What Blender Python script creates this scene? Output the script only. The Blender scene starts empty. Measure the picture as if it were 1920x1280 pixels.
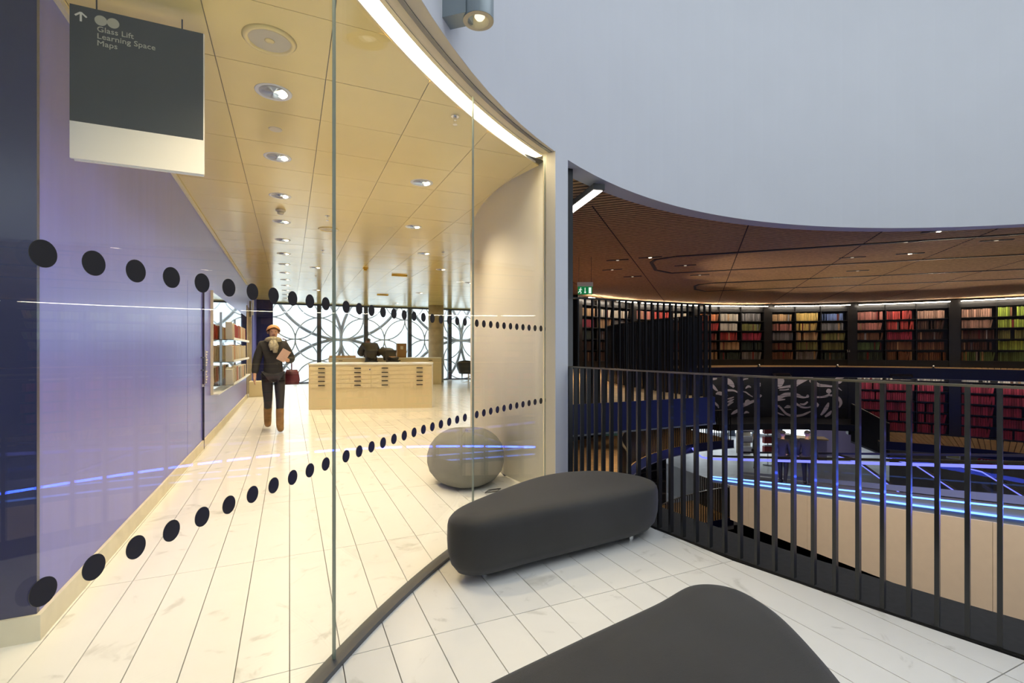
import bpy, bmesh, math, random
from mathutils import Vector, Matrix
random.seed(7)
PI = math.pi
S = bpy.context.scene
COL = S.collection

# ------------------------------------------------------------------ camera, sky, exposure
YAW = math.atan2(417, 916)
cam_d = bpy.data.cameras.new('camera')
cam_d.sensor_width = 36.0
cam_d.lens = 916.0 / 1920.0 * 36.0
cam_d.shift_y = 14.0 / 1920.0
cam_d.clip_start = 0.05
cam_d.clip_end = 300
cam = bpy.data.objects.new('camera', cam_d)
COL.objects.link(cam)
cam.location = (0, 0, 1.3)
cam.rotation_euler = (PI / 2, 0, -YAW)
S.camera = cam

world = bpy.data.worlds.new('overcast_sky')
S.world = world
world.use_nodes = True
wbg = world.node_tree.nodes['Background']
wbg.inputs[0].default_value = (0.86, 0.93, 1.0, 1)
wbg.inputs[1].default_value = 2.9

S.view_settings.view_transform = 'Standard'
S.view_settings.look = 'None'
S.view_settings.gamma = 1
S.view_settings.exposure = 0.0
S.view_settings.use_curve_mapping = False
try:
    S.cycles.use_denoising = True
    S.cycles.max_bounces = 8
    S.cycles.use_adaptive_sampling = True
    S.cycles.adaptive_threshold = 0.03
    S.cycles.diffuse_bounces = 4
    S.cycles.glossy_bounces = 4
    S.cycles.transparent_max_bounces = 14
    S.cycles.caustics_reflective = False
    S.cycles.caustics_refractive = False
    S.cycles.sample_clamp_indirect = 6.0
except Exception:
    pass


def lamp(name, kind, loc, power, color, rot=(0, 0, 0), **kw):
    d = bpy.data.lights.new(name, kind)
    d.energy = power
    d.color = color
    portal = kw.pop('portal', False)
    for k, v in kw.items():
        setattr(d, k, v)
    if portal:
        d.cycles.is_portal = True
    o = bpy.data.objects.new(name, d)
    o.location = loc
    o.rotation_euler = rot
    COL.objects.link(o)
    return o


# sampling portals for the sky: the open top of the drum, the long window of the map room
lamp('drum_skylight_portal', 'AREA', (5.39, -1.44, 9.0), 1, (1, 1, 1), (0, 0, 0), shape='DISK', size=9.4, portal=True)
lamp('window_portal', 'AREA', (4.6, 19.75, 1.5), 1, (1, 1, 1), (-PI / 2, 0, 0), shape='RECTANGLE', size=11.0, size_y=3.0, portal=True)

# ------------------------------------------------------------------ plan constants (metres)
GC, GR = (5.712, -2.088), 6.972         # curved glass screen
DC, DR = (5.39, -1.44), 6.15            # white drum above
RC = (13.0, 4.9)                        # book rotunda centre
SR = 9.86                               # bookcase fronts
LC, LR = (11.308, 3.832), 8.941         # balustrade curve
ZC, ZD = 3.0, 3.05                      # room ceiling, drum soffit
WARM = (1.0, 0.80, 0.53)


# ------------------------------------------------------------------ materials
def node(nt, typ, **kw):
    n = nt.nodes.new(typ)
    for k, v in kw.items():
        setattr(n, k, v)
    return n


def mat(name, col, rough=0.5, metal=0.0, var=0.0, scale=6.0, bump=0.0, bscale=80.0, spec=0.5, coat=0.0, sheen=0.0, stretch=None):
    m = bpy.data.materials.new(name)
    m.use_nodes = True
    nt = m.node_tree
    b = nt.nodes['Principled BSDF']
    b.inputs['Base Color'].default_value = (*col, 1)
    b.inputs['Roughness'].default_value = rough
    b.inputs['Metallic'].default_value = metal
    b.inputs['Specular IOR Level'].default_value = spec
    b.inputs['Coat Weight'].default_value = coat
    b.inputs['Sheen Weight'].default_value = sheen
    geo = None
    if var or bump:
        geo = node(nt, 'ShaderNodeNewGeometry')
        mp = node(nt, 'ShaderNodeMapping')
        if stretch:
            mp.inputs['Scale'].default_value = stretch
        nt.links.new(geo.outputs['Position'], mp.inputs['Vector'])
    if var:
        nz = node(nt, 'ShaderNodeTexNoise')
        nz.inputs['Scale'].default_value = scale
        nz.inputs['Detail'].default_value = 4
        nt.links.new(mp.outputs[0], nz.inputs['Vector'])
        rp = node(nt, 'ShaderNodeValToRGB')
        rp.color_ramp.elements[0].position = 0.3
        rp.color_ramp.elements[1].position = 0.7
        rp.color_ramp.elements[0].color = (*[max(0, c * (1 - var)) for c in col], 1)
        rp.color_ramp.elements[1].color = (*[min(1, c * (1 + var)) for c in col], 1)
        nt.links.new(nz.outputs['Fac'], rp.inputs[0])
        nt.links.new(rp.outputs[0], b.inputs['Base Color'])
    if bump:
        n2 = node(nt, 'ShaderNodeTexNoise')
        n2.inputs['Scale'].default_value = bscale
        n2.inputs['Detail'].default_value = 2
        nt.links.new(mp.outputs[0], n2.inputs['Vector'])
        bp = node(nt, 'ShaderNodeBump')
        bp.inputs['Strength'].default_value = bump
        bp.inputs['Distance'].default_value = 0.01
        nt.links.new(n2.outputs['Fac'], bp.inputs['Height'])
        nt.links.new(bp.outputs[0], b.inputs['Normal'])
    return m


def emat(name, col, strength):
    m = bpy.data.materials.new(name)
    m.use_nodes = True
    nt = m.node_tree
    nt.nodes.clear()
    e = node(nt, 'ShaderNodeEmission')
    e.inputs[0].default_value = (*col, 1)
    e.inputs[1].default_value = strength
    o = node(nt, 'ShaderNodeOutputMaterial')
    nt.links.new(e.outputs[0], o.inputs[0])
    return m


def glass_mat(name, tint=(0.97, 0.985, 0.975), f0=0.036, rough=0.0):
    """thin clear sheet: straight-through transmission plus a Schlick mirror term, the same for every ray"""
    m = bpy.data.materials.new(name)
    m.use_nodes = True
    nt = m.node_tree
    nt.nodes.clear()
    lw = node(nt, 'ShaderNodeLayerWeight')
    lw.inputs[0].default_value = 0.5
    pw = node(nt, 'ShaderNodeMath', operation='POWER')
    pw.inputs[1].default_value = 5
    nt.links.new(lw.outputs['Facing'], pw.inputs[0])
    ma = node(nt, 'ShaderNodeMath', operation='MULTIPLY_ADD')
    ma.inputs[1].default_value = 1 - f0
    ma.inputs[2].default_value = f0
    nt.links.new(pw.outputs[0], ma.inputs[0])
    tr = node(nt, 'ShaderNodeBsdfTransparent')
    tr.inputs[0].default_value = (*tint, 1)
    gl = node(nt, 'ShaderNodeBsdfGlossy')
    gl.inputs['Roughness'].default_value = rough
    mx = node(nt, 'ShaderNodeMixShader')
    nt.links.new(ma.outputs[0], mx.inputs[0])
    nt.links.new(tr.outputs[0], mx.inputs[1])
    nt.links.new(gl.outputs[0], mx.inputs[2])
    o = node(nt, 'ShaderNodeOutputMaterial')
    nt.links.new(mx.outputs[0], o.inputs[0])
    return m


def marble_mat(name, base, vein, rough):
    m = bpy.data.materials.new(name)
    m.use_nodes = True
    nt = m.node_tree
    b = nt.nodes['Principled BSDF']
    b.inputs['Roughness'].default_value = rough
    geo = node(nt, 'ShaderNodeNewGeometry')
    oi = node(nt, 'ShaderNodeObjectInfo')
    mul = node(nt, 'ShaderNodeVectorMath', operation='SCALE')
    cmb = node(nt, 'ShaderNodeCombineXYZ')
    for i in range(3):
        nt.links.new(oi.outputs['Random'], cmb.inputs[i])
    nt.links.new(cmb.outputs[0], mul.inputs[0])
    mul.inputs['Scale'].default_value = 37.0
    add = node(nt, 'ShaderNodeVectorMath', operation='ADD')
    nt.links.new(geo.outputs['Position'], add.inputs[0])
    nt.links.new(mul.outputs[0], add.inputs[1])
    n1 = node(nt, 'ShaderNodeTexNoise')
    n1.inputs['Scale'].default_value = 3.2
    n1.inputs['Detail'].default_value = 6
    n1.inputs['Roughness'].default_value = 0.6
    n1.inputs['Distortion'].default_value = 1.6
    nt.links.new(add.outputs[0], n1.inputs['Vector'])
    rp = node(nt, 'ShaderNodeValToRGB')
    cr = rp.color_ramp
    cr.elements[0].position = 0.30
    cr.elements[0].color = (*vein, 1)
    cr.elements[1].position = 0.40
    cr.elements[1].color = (*base, 1)
    e = cr.elements.new(0.75)
    e.color = (*[min(1, c * 1.03) for c in base], 1)
    nt.links.new(n1.outputs['Fac'], rp.inputs[0])
    nt.links.new(rp.outputs[0], b.inputs['Base Color'])
    return m


M = {}
M['drum'] = mat('drum_white_plaster', (0.66, 0.675, 0.70), 0.85, var=0.015, scale=1.5)
M['cream_wall'] = mat('cream_plaster', (0.88, 0.84, 0.73), 0.6, var=0.02, scale=2)
M['trim'] = mat('cream_trim', (0.78, 0.70, 0.52), 0.5)
M['purple'] = mat('purple_lacquer', (0.115, 0.125, 0.52), 0.28, var=0.06, scale=2.0, stretch=(1, 6, 0.3))
M['navy_and_shade'] = mat('navy_lacquer_and_shade', (0.007, 0.010, 0.075), 0.25, var=0.05)  # the pier's navy; for the return, purple's shade put into colour
M['seam'] = mat('dark_seam', (0.02, 0.02, 0.05), 0.6)
M['skirting'] = mat('stone_skirting', (0.72, 0.66, 0.50), 0.5, var=0.06, scale=9)
M['tile'] = marble_mat('white_marble_tile', (0.80, 0.79, 0.755), (0.62, 0.61, 0.57), 0.22)
M['joint'] = mat('tile_joint', (0.16, 0.15, 0.13), 0.8)
M['ceil'] = mat('beige_metal_ceiling', (0.93, 0.735, 0.27), 0.16, 0.10, var=0.02, scale=4, bump=0.02, bscale=300)
M['ceil_gap'] = mat('ceiling_gap', (0.20, 0.15, 0.07), 0.8)
M['glass'] = glass_mat('clear_glass')
M['glass_edge'] = mat('green_glass_edge', (0.36, 0.42, 0.35), 0.3)
M['dot'] = mat('black_dot_vinyl', (0.012, 0.011, 0.011), 0.45)
M['track'] = mat('grey_metal_track', (0.20, 0.21, 0.23), 0.35, 0.6)
M['cove'] = emat('cove_light', (1.0, 0.82, 0.55), 26.5)
M['sign_dark'] = mat('sign_charcoal', (0.026, 0.032, 0.034), 0.45)
M['sign_cream'] = mat('sign_cream', (0.94, 0.91, 0.84), 0.5)
M['sign_grey'] = mat('sign_grey_print', (0.50, 0.50, 0.42), 0.5)
M['white_print'] = mat('white_print', (0.85, 0.85, 0.82), 0.5)
M['bench'] = mat('black_felt', (0.020, 0.020, 0.021), 0.75, var=0.25, scale=3, bump=0.25, bscale=500, sheen=0.15)
M['pouf'] = mat('grey_felt', (0.20, 0.195, 0.165), 0.85, var=0.1, scale=6, bump=0.3, bscale=400, sheen=0.1)
M['black_metal'] = mat('black_steel', (0.012, 0.012, 0.013), 0.28, 0.0, coat=0.2)
M['black_matt'] = mat('black_paint', (0.013, 0.013, 0.014), 0.5)
M['shelf_black'] = mat('black_shelf', (0.016, 0.016, 0.017), 0.38)
M['curb'] = mat('dusty_black_curb', (0.008, 0.0075, 0.0075), 0.6, var=0.6, scale=30)
M['rail'] = mat('bronze_rail', (0.17, 0.15, 0.11), 0.3, 0.7)
M['chrome'] = mat('chrome', (0.8, 0.8, 0.8), 0.12, 1.0)
M['reflector'] = mat('mirror_reflector', (0.9, 0.88, 0.82), 0.12, 1.0, bump=0.15, bscale=60)
M['lampdim'] = emat('dim_warm_lamp', (1.0, 0.86, 0.66), 0.7)
M['lampglow'] = emat('warm_lamp', (1.0, 0.86, 0.62), 14.0)
M['wood'] = mat('oak_slat', (0.62, 0.385, 0.20), 0.75, spec=0.2, var=0.18, scale=5, stretch=(3, 3, 20))
M['wood_gap'] = mat('slat_gap_shade', (0.045, 0.024, 0.010), 0.9)  # solid backing, shade of the slat gaps put into its colour
M['deck'] = mat('oak_deck', (0.70, 0.46, 0.22), 0.45, var=0.15, scale=6)
M['blue_fascia'] = mat('blue_steel', (0.006, 0.009, 0.055), 0.35)
M['led_blue'] = emat('blue_led', (0.12, 0.26, 1.0), 4.0)
M['led_pale'] = emat('pale_blue_led', (0.20, 0.22, 1.0), 1.5)
M['led_white'] = emat('white_led', (1.0, 0.88, 0.72), 26.0)
M['beige_clad'] = mat('beige_cladding', (0.84, 0.735, 0.61), 0.6, var=0.02)
M['plan_chest'] = mat('cream_plan_chest', (0.83, 0.71, 0.46), 0.4)
M['chest_top'] = mat('white_top', (0.88, 0.87, 0.83), 0.3)
M['concrete'] = mat('concrete', (0.42, 0.36, 0.27), 0.7, var=0.15, scale=5, bump=0.2, bscale=40)
M['window_frame'] = mat('dark_window_frame', (0.035, 0.05, 0.08), 0.4)
M['filigree'] = mat('grey_ring_glare', (0.60, 0.61, 0.63), 0.4, 0.3)  # backlit glare put into the lighter grey
M['filigree_big'] = mat('dark_ring_glare', (0.40, 0.41, 0.43), 0.4, 0.2)  # lightened too, window bloom mixed into the metal colour
M['mirror'] = mat('mirror_panel', (0.92, 0.93, 0.93), 0.03, 1.0)
M['paper'] = mat('paper', (0.85, 0.80, 0.70), 0.7)
M['skin'] = mat('skin', (0.62, 0.36, 0.25), 0.5)
M['hair_fair'] = mat('auburn_hair', (0.50, 0.26, 0.11), 0.6, var=0.25, scale=40)
M['hair_dark'] = mat('dark_hair', (0.05, 0.045, 0.05), 0.7, var=0.2, scale=40)
M['jacket'] = mat('black_jacket', (0.022, 0.021, 0.022), 0.8, bump=0.3, bscale=60)
M['jacket_grey'] = mat('charcoal_jacket', (0.055, 0.055, 0.062), 0.8, bump=0.4, bscale=30)
M['jacket_brown'] = mat('brown_grey_jacket', (0.085, 0.075, 0.068), 0.8, bump=0.4, bscale=30)
M['leggings'] = mat('dark_leggings', (0.018, 0.018, 0.026), 0.7)
M['boot'] = mat('tan_suede', (0.23, 0.125, 0.045), 0.8, var=0.2, scale=20)
M['scarf'] = mat('grey_scarf', (0.38, 0.34, 0.24), 0.9, var=0.35, scale=30)
M['maroon'] = mat('maroon_bag', (0.10, 0.012, 0.025), 0.6)
M['chair_leather'] = mat('dark_leather', (0.04, 0.042, 0.036), 0.4)
M['red_plastic'] = mat('red_plastic', (0.45, 0.02, 0.02), 0.4)
M['grey_floor'] = mat('grey_floor', (0.60, 0.62, 0.64), 0.35, var=0.1, scale=2)
M['pale_wall'] = mat('pale_wall', (0.72, 0.72, 0.74), 0.7)
M['lilac_wall'] = mat('lilac_wall', (0.38, 0.32, 0.48), 0.6)
M['brown_wall'] = mat('brown_panel', (0.22, 0.18, 0.13), 0.6)
M['facade'] = mat('hazed_facade', (0.86, 0.90, 0.94), 0.8, var=0.02)  # outdoor haze painted in as a near-white albedo
M['facade_win'] = mat('hazed_window', (0.70, 0.77, 0.83), 0.4)  # window tone paled with the same painted haze
M['mural_pale'] = mat('mural_pale_paint', (0.62, 0.53, 0.54), 0.6, var=0.15, scale=4)
M['exit_green'] = emat('exit_green', (0.01, 0.16, 0.05), 0.9)
M['exit_white'] = emat('exit_white', (0.8, 1.0, 0.85), 1.0)
M['green_board'] = mat('green_board', (0.03, 0.11, 0.075), 0.6)
M['fitting_grey'] = mat('grey_fitting', (0.27, 0.32, 0.34), 0.4, 0.2)
M['beige_plastic'] = mat('beige_plastic', (0.62, 0.54, 0.36), 0.5)
M['yellow_plastic'] = mat('yellow_plastic', (0.65, 0.42, 0.04), 0.5)


# ------------------------------------------------------------------ mesh helpers
class MB:
    def __init__(self):
        self.v, self.f, self.m, self.s = [], [], [], []
        self.cur = 0
        self.smooth = False

    def add(self, vs, fs):
        o = len(self.v)
        self.v += [tuple(p) for p in vs]
        for f in fs:
            self.f.append(tuple(i + o for i in f))
            self.m.append(self.cur)
            self.s.append(self.smooth)
        return self

    def box(self, c, d, rz=0.0, rx=0.0, ry=0.0):
        x, y, z = [q / 2 for q in d]
        vs = [Vector((sx * x, sy * y, sz * z)) for sz in (-1, 1) for sy in (-1, 1) for sx in (-1, 1)]
        R = Matrix.Rotation(rz, 3, 'Z') @ Matrix.Rotation(ry, 3, 'Y') @ Matrix.Rotation(rx, 3, 'X')
        vs = [R @ v + Vector(c) for v in vs]
        return self.add(vs, [(0, 2, 3, 1), (4, 5, 7, 6), (0, 1, 5, 4), (2, 6, 7, 3), (0, 4, 6, 2), (1, 3, 7, 5)])

    def mm(self, a, b):
        return self.box([(p + q) / 2 for p, q in zip(a, b)], [abs(q - p) for p, q in zip(a, b)])

    def prism(self, poly, z0, z1):
        n = len(poly)
        vs = [(x, y, z0) for x, y in poly] + [(x, y, z1) for x, y in poly]
        fs = [tuple(range(n - 1, -1, -1)), tuple(range(n, 2 * n))]
        fs += [(i, (i + 1) % n, n + (i + 1) % n, n + i) for i in range(n)]
        return self.add(vs, fs)

    def bar(self, a, b, w, d=None, up=(0, 0, 1)):
        a, b = Vector(a), Vector(b)
        d = d or w
        t = (b - a).normalized()
        up = Vector(up)
        if abs(t.dot(up)) > 0.99:
            up = Vector((1, 0, 0))
        s = t.cross(up).normalized() * (w / 2)
        u = s.cross(t).normalized() * (d / 2)
        vs = [a - s - u, a + s - u, a + s + u, a - s + u, b - s - u, b + s - u, b + s + u, b - s + u]
        return self.add(vs, [(3, 2, 1, 0), (4, 5, 6, 7), (0, 1, 5, 4), (1, 2, 6, 5), (2, 3, 7, 6), (3, 0, 4, 7)])

    def tube(self, pts, r, n=8, closed=False, cap=True):
        pts = [Vector(p) for p in pts]
        k = len(pts)
        rs = r if isinstance(r, (list, tuple)) else [r] * k
        o = []
        ref = None
        for i, p in enumerate(pts):
            if closed:
                t = pts[(i + 1) % k] - pts[i - 1]
            else:
                t = pts[min(i + 1, k - 1)] - pts[max(i - 1, 0)]
            t.normalize()
            if ref is None:
                ref = Vector((0, 0, 1)) if abs(t.z) < 0.9 else Vector((1, 0, 0))
            a = (ref - t * ref.dot(t)).normalized()
            ref = a
            b = t.cross(a)
            o += [p + (a * math.cos(q * 2 * PI / n) + b * math.sin(q * 2 * PI / n)) * rs[i] for q in range(n)]
        fs = []
        for i in range(k if closed else k - 1):
            j = (i + 1) % k
            for q in range(n):
                w = (q + 1) % n
                fs.append((i * n + q, i * n + w, j * n + w, j * n + q))
        if cap and not closed:
            fs.append(tuple(range(n - 1, -1, -1)))
            fs.append(tuple((k - 1) * n + q for q in range(n)))
        return self.add(o, fs)

    def lathe(self, prof, c=(0, 0, 0), n=24, caps=True):
        o = []
        for r, z in prof:
            o += [(c[0] + r * math.cos(q * 2 * PI / n), c[1] + r * math.sin(q * 2 * PI / n), c[2] + z) for q in range(n)]
        fs = []
        for i in range(len(prof) - 1):
            for q in range(n):
                w = (q + 1) % n
                fs.append((i * n + q, i * n + w, (i + 1) * n + w, (i + 1) * n + q))
        if caps and prof[0][0] > 1e-4:
            fs.append(tuple(range(n - 1, -1, -1)))
        if caps and prof[-1][0] > 1e-4:
            fs.append(tuple((len(prof) - 1) * n + q for q in range(n)))
        return self.add(o, fs)

    def arc_block(self, c, r0, r1, a0, a1, z0, z1, n=24, z0b=None, z1b=None):
        """solid ring sector between radii r0..r1, angles in degrees; z may slope from start to end"""
        o = []
        for i in range(n + 1):
            u = i / n
            a = math.radians(a0 + (a1 - a0) * u)
            zz0 = z0 if z0b is None else z0 + (z0b - z0) * u
            zz1 = z1 if z1b is None else z1 + (z1b - z1) * u
            for r, z in ((r0, zz0), (r1, zz0), (r1, zz1), (r0, zz1)):
                o.append((c[0] + r * math.cos(a), c[1] + r * math.sin(a), z))
        fs = [(0, 1, 2, 3), tuple(n * 4 + q for q in (3, 2, 1, 0))]
        for i in range(n):
            for q in range(4):
                w = (q + 1) % 4
                fs.append((i * 4 + q, (i + 1) * 4 + q, (i + 1) * 4 + w, i * 4 + w))
        return self.add(o, fs)

    def mesh(self, name, mats):
        me = bpy.data.meshes.new(name)
        me.from_pydata(self.v, [], self.f)
        for m in (mats if isinstance(mats, (list, tuple)) else [mats]):
            me.materials.append(M[m] if isinstance(m, str) else m)
        me.polygons.foreach_set('material_index', self.m)
        me.polygons.foreach_set('use_smooth', self.s)
        me.update()
        bm = bmesh.new()
        bm.from_mesh(me)
        bmesh.ops.recalc_face_normals(bm, faces=bm.faces)
        bm.to_mesh(me)
        bm.free()
        return me

    def build(self, name, mats, parent=None, **tags):
        return link(name, self.mesh(name, mats), parent, **tags)


def link(name, me, parent=None, loc=None, rot=None, **tags):
    o = bpy.data.objects.new(name, me)
    COL.objects.link(o)
    if parent is not None:
        o.parent = parent
    if loc is not None:
        o.location = loc
    if rot is not None:
        o.rotation_euler = rot
    for k, v in tags.items():
        if v is not None:
            o[k] = v
    return o


def thing(name, label, category, loc=(0, 0, 0), rz=0.0, group=None):
    o = bpy.data.objects.new(name, None)
    COL.objects.link(o)
    o.location = loc
    o.rotation_euler = (0, 0, rz)
    o['label'] = label
    o['category'] = category
    if group:
        o['group'] = group
    return o


def struct(name, mb, mats, parent=None, label=None):
    return mb.build(name, mats, parent, kind='structure' if parent is None else None, label=label)


def bevel(o, w=0.01, seg=2, ang=0.6):
    b = o.modifiers.new('bevel', 'BEVEL')
    b.width = w
    b.segments = seg
    b.limit_method = 'ANGLE'
    b.angle_limit = ang
    return o


def pol(c, r, deg, z=None):
    a = math.radians(deg)
    p = (c[0] + r * math.cos(a), c[1] + r * math.sin(a))
    return p if z is None else (*p, z)


def angle(c, p):
    return math.degrees(math.atan2(p[1] - c[1], p[0] - c[0]))


def smooth_curve(P, n=8, closed=False):
    out = []
    k = len(P)
    rng = range(k if closed else k - 1)
    for i in rng:
        if closed:
            p0, p1, p2, p3 = P[i - 1], P[i], P[(i + 1) % k], P[(i + 2) % k]
        else:
            p0, p1, p2, p3 = P[max(i - 1, 0)], P[i], P[i + 1], P[min(i + 2, k - 1)]
        for j in range(n):
            t = j / n
            out.append(tuple(0.5 * (2 * b + (c - a) * t + (2 * a - 5 * b + 4 * c - d) * t * t + (3 * b - a - 3 * c + d) * t ** 3)
                             for a, b, c, d in zip(p0, p1, p2, p3)))
    if not closed:
        out.append(tuple(P[-1]))
    return out


def clip_poly(poly, n, d):
    """keep the side where n.p <= d"""
    out = []
    for i, a in enumerate(poly):
        b = poly[(i + 1) % len(poly)]
        da = n[0] * a[0] + n[1] * a[1] - d
        db = n[0] * b[0] + n[1] * b[1] - d
        if da <= 0:
            out.append(a)
        if (da < 0 < db) or (db < 0 < da):
            t = da / (da - db)
            out.append((a[0] + (b[0] - a[0]) * t, a[1] + (b[1] - a[1]) * t))
    return out


def text_mesh(name, body, size, mat_name, parent, loc, rot, extrude=0.001, sx=1.0, align='LEFT', space=1.0):
    c = bpy.data.curves.new(name, 'FONT')
    c.body = body
    c.size = size
    c.extrude = extrude
    c.align_x = align
    c.space_line = space
    c.resolution_u = 3
    t = bpy.data.objects.new('tmp', c)
    COL.objects.link(t)
    dg = bpy.context.evaluated_depsgraph_get()
    me = bpy.data.meshes.new_from_object(t.evaluated_get(dg))
    bpy.data.objects.remove(t)
    bpy.data.curves.remove(c)
    me.materials.clear()
    me.materials.append(M[mat_name])
    o = link(name, me, parent, loc, rot)
    o.scale = (sx, 1, 1)
    return o


def wpart(name, mb, mats, parent, **tags):
    """part given in world coordinates under a parent that stands elsewhere"""
    o = mb.build(name, mats, parent, **tags)
    o.matrix_parent_inverse = Matrix.LocRotScale(parent.location, parent.rotation_euler, None).inverted()
    return o


def wlink(name, me, parent, loc, rot=(0, 0, 0), **tags):
    o = link(name, me, parent, loc, rot, **tags)
    o.matrix_parent_inverse = Matrix.LocRotScale(parent.location, parent.rotation_euler, None).inverted()
    return o


def arc_sheet(c, r, th, a0, a1, z0, z1, n=48):
    """curved sheet of glass: two smooth faces and its edges"""
    mb = MB()
    for rr in (r - th / 2, r + th / 2):
        vs, fs = [], []
        for i in range(n + 1):
            a = a0 + (a1 - a0) * i / n
            vs += [pol(c, rr, a, z0), pol(c, rr, a, z1)]
        for i in range(n):
            fs.append((2 * i, 2 * i + 2, 2 * i + 3, 2 * i + 1))
        mb.smooth = True
        mb.add(vs, fs)
    mb.smooth = False
    return mb


# ================================================================== THE SHELL
WALL = smooth_curve([(2.12, 3.93), (2.02, 4.6), (2.07, 5.4), (2.3, 6.4), (2.68, 7.5), (3.3, 9.0), (4.3, 10.8), (5.8, 12.7), (7.5, 14.2), (10.0, 15.5), (11.4, 15.9)], 4)
LX = -1.03                                             # face of the purple wall
a_far, a_near = 179.0, 222.0
edge_arc = [pol(LC, 8.9, a_near + (a_far - a_near) * i / 40) for i in range(41)]
slab = [(-4.2, -4.2), (4.4, -4.2)] + edge_arc + WALL + [(11.4, 19.95), (-4.2, 19.95)]
floor = struct('floor', MB().prism(slab, -0.30, -0.012), 'joint')


def seg_side(poly, c):
    """clip a tile against the nearest bit of the curved cream wall"""
    best = min(range(len(WALL) - 1), key=lambda i: (0.5 * (WALL[i][0] + WALL[i + 1][0]) - c[0]) ** 2 + (0.5 * (WALL[i][1] + WALL[i + 1][1]) - c[1]) ** 2)
    a, b = WALL[best], WALL[best + 1]
    d = Vector((b[0] - a[0], b[1] - a[1])).normalized()
    n = (d.y, -d.x)
    return clip_poly(poly, n, n[0] * a[0] + n[1] * a[1] + 0.04)


tiles = []
gap = 0.0022
for i in range(-20, 56):
    for j in range(-5, 16):
        x0, x1 = 0.2 * i + gap, 0.2 * i + 0.2 - gap
        y0, y1 = 2.17 + 1.205 * (j - 1) + gap, 2.17 + 1.205 * j - gap
        cx, cy = (x0 + x1) / 2, (y0 + y1) / 2
        if y0 > 19.8 or x0 < -4 or y0 < -4:
            continue
        y1 = min(y1, 19.85)
        poly = [(x0, y0), (x1, y0), (x1, y1), (x0, y1)]
        if cy > 3.0 and x1 < LX - 0.05 and cy < 14:
            continue
        dl = math.hypot(cx - LC[0], cy - LC[1])
        if cy < 4.6 and dl < 9.9:
            n = ((LC[0] - cx) / dl, (LC[1] - cy) / dl)
            poly = clip_poly(poly, n, n[0] * LC[0] + n[1] * LC[1] - 8.965)
        if len(poly) > 2 and cy > 3.2 and cx > 1.5:
            poly = seg_side(poly, (cx, cy))
        if len(poly) < 3:
            continue
        area = 0.5 * abs(sum(poly[k][0] * poly[(k + 1) % len(poly)][1] - poly[(k + 1) % len(poly)][0] * poly[k][1] for k in range(len(poly))))
        if area < 0.004:
            continue
        # only what the view can reach, nearest first
        fwd = cx * math.sin(YAW) + (cy + 0.6) * math.cos(YAW)
        side = cx * math.cos(YAW) - (cy + 0.6) * math.sin(YAW)
        vis = fwd > 0.3 and abs(side) < 1.25 * fwd + 0.4
        tiles.append((0 if vis else 1, math.hypot(cx, cy), poly))
tiles.sort(key=lambda t: (t[0], t[1]))
cache = {}
rest = MB()
for k, (v, dist, poly) in enumerate(tiles):
    if k < 300 and v == 0:
        ox, oy = poly[0]
        key = tuple((round(x - ox, 3), round(y - oy, 3)) for x, y in poly)
        if key not in cache:
            cache[key] = MB().prism([(x - ox, y - oy) for x, y in poly], -0.012, 0.0).mesh('tile', 'tile')
        link('tile', cache[key], floor, (ox, oy, 0))
    else:
        rest.prism(poly, -0.012, 0.0)
rest.build('far_tiles', 'tile', floor, kind='stuff')

# curb that carries the balustrade
struct('trim_1', MB().arc_block(LC, 8.56, 8.968, 176.2, 222, -0.45, 0.004, 48), 'curb', label='dusty black steel curb along the floor edge')

# ---- left side: purple wall, return painted in its shade, skirtings, door
w = struct('wall_left', MB().mm((LX - 0.2, 2.90, 0), (LX, 14.5, ZC)), 'purple')
MB().mm((LX, 16.9, 0), (LX - 0.2, 19.2, ZC)).build('end_wall', 'purple', w)
MB().mm((LX - 0.001, 14.5, 2.45), (LX - 0.19, 16.9, ZC)).build('lintel', 'purple', w)
struct('wall_return', MB().mm((-4.2, 2.872, 0), (LX, 2.899, ZC)), 'navy_and_shade')  # unlit face of the purple wall, its shade painted in
struct('wall_corner', MB().mm((-4.3, -4.2, 0), (-4.2, 19.9, ZC)), 'cream_wall')
struct('baseboard_left', MB().mm((LX, 2.855, 0), (LX + 0.018, 14.5, 0.115)), 'skirting')
struct('baseboard_return', MB().mm((-4.2, 2.855, 0), (LX, 2.871, 0.115)), 'skirting')
struct('trim_2', MB().mm((LX, 2.86, ZC - 0.03), (LX + 0.025, 14.5, ZC - 0.001)), 'trim', label='narrow pale strip where the purple wall meets the ceiling')
door = struct('door_1', MB().mm((LX, 6.42, 0.12), (LX + 0.0012, 7.43, 2.06)), 'purple', label='flush purple door in the purple wall')
MB().mm((LX, 7.43, 0.0), (LX + 0.0215, 7.452, 2.08)).build('door_gap', 'seam', door)
hd = MB()
hd.bar((LX + 0.045, 7.30, 1.02), (LX + 0.045, 7.30, 1.20), 0.018)
hd.bar((LX, 7.30, 1.03), (LX + 0.045, 7.30, 1.03), 0.014)
hd.bar((LX, 7.30, 1.19), (LX + 0.045, 7.30, 1.19), 0.014)
hd.build('door_handle', 'track', door)
MB().lathe([(0.0, 0.0), (0.022, 0.0), (0.02, 0.03), (0.0, 0.034)], (0, 0, 0), 14).build('lock_knob', 'chrome', door, loc=(LX + 0.004, 7.36, 0.83), rot=(0, PI / 2, 0))
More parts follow.
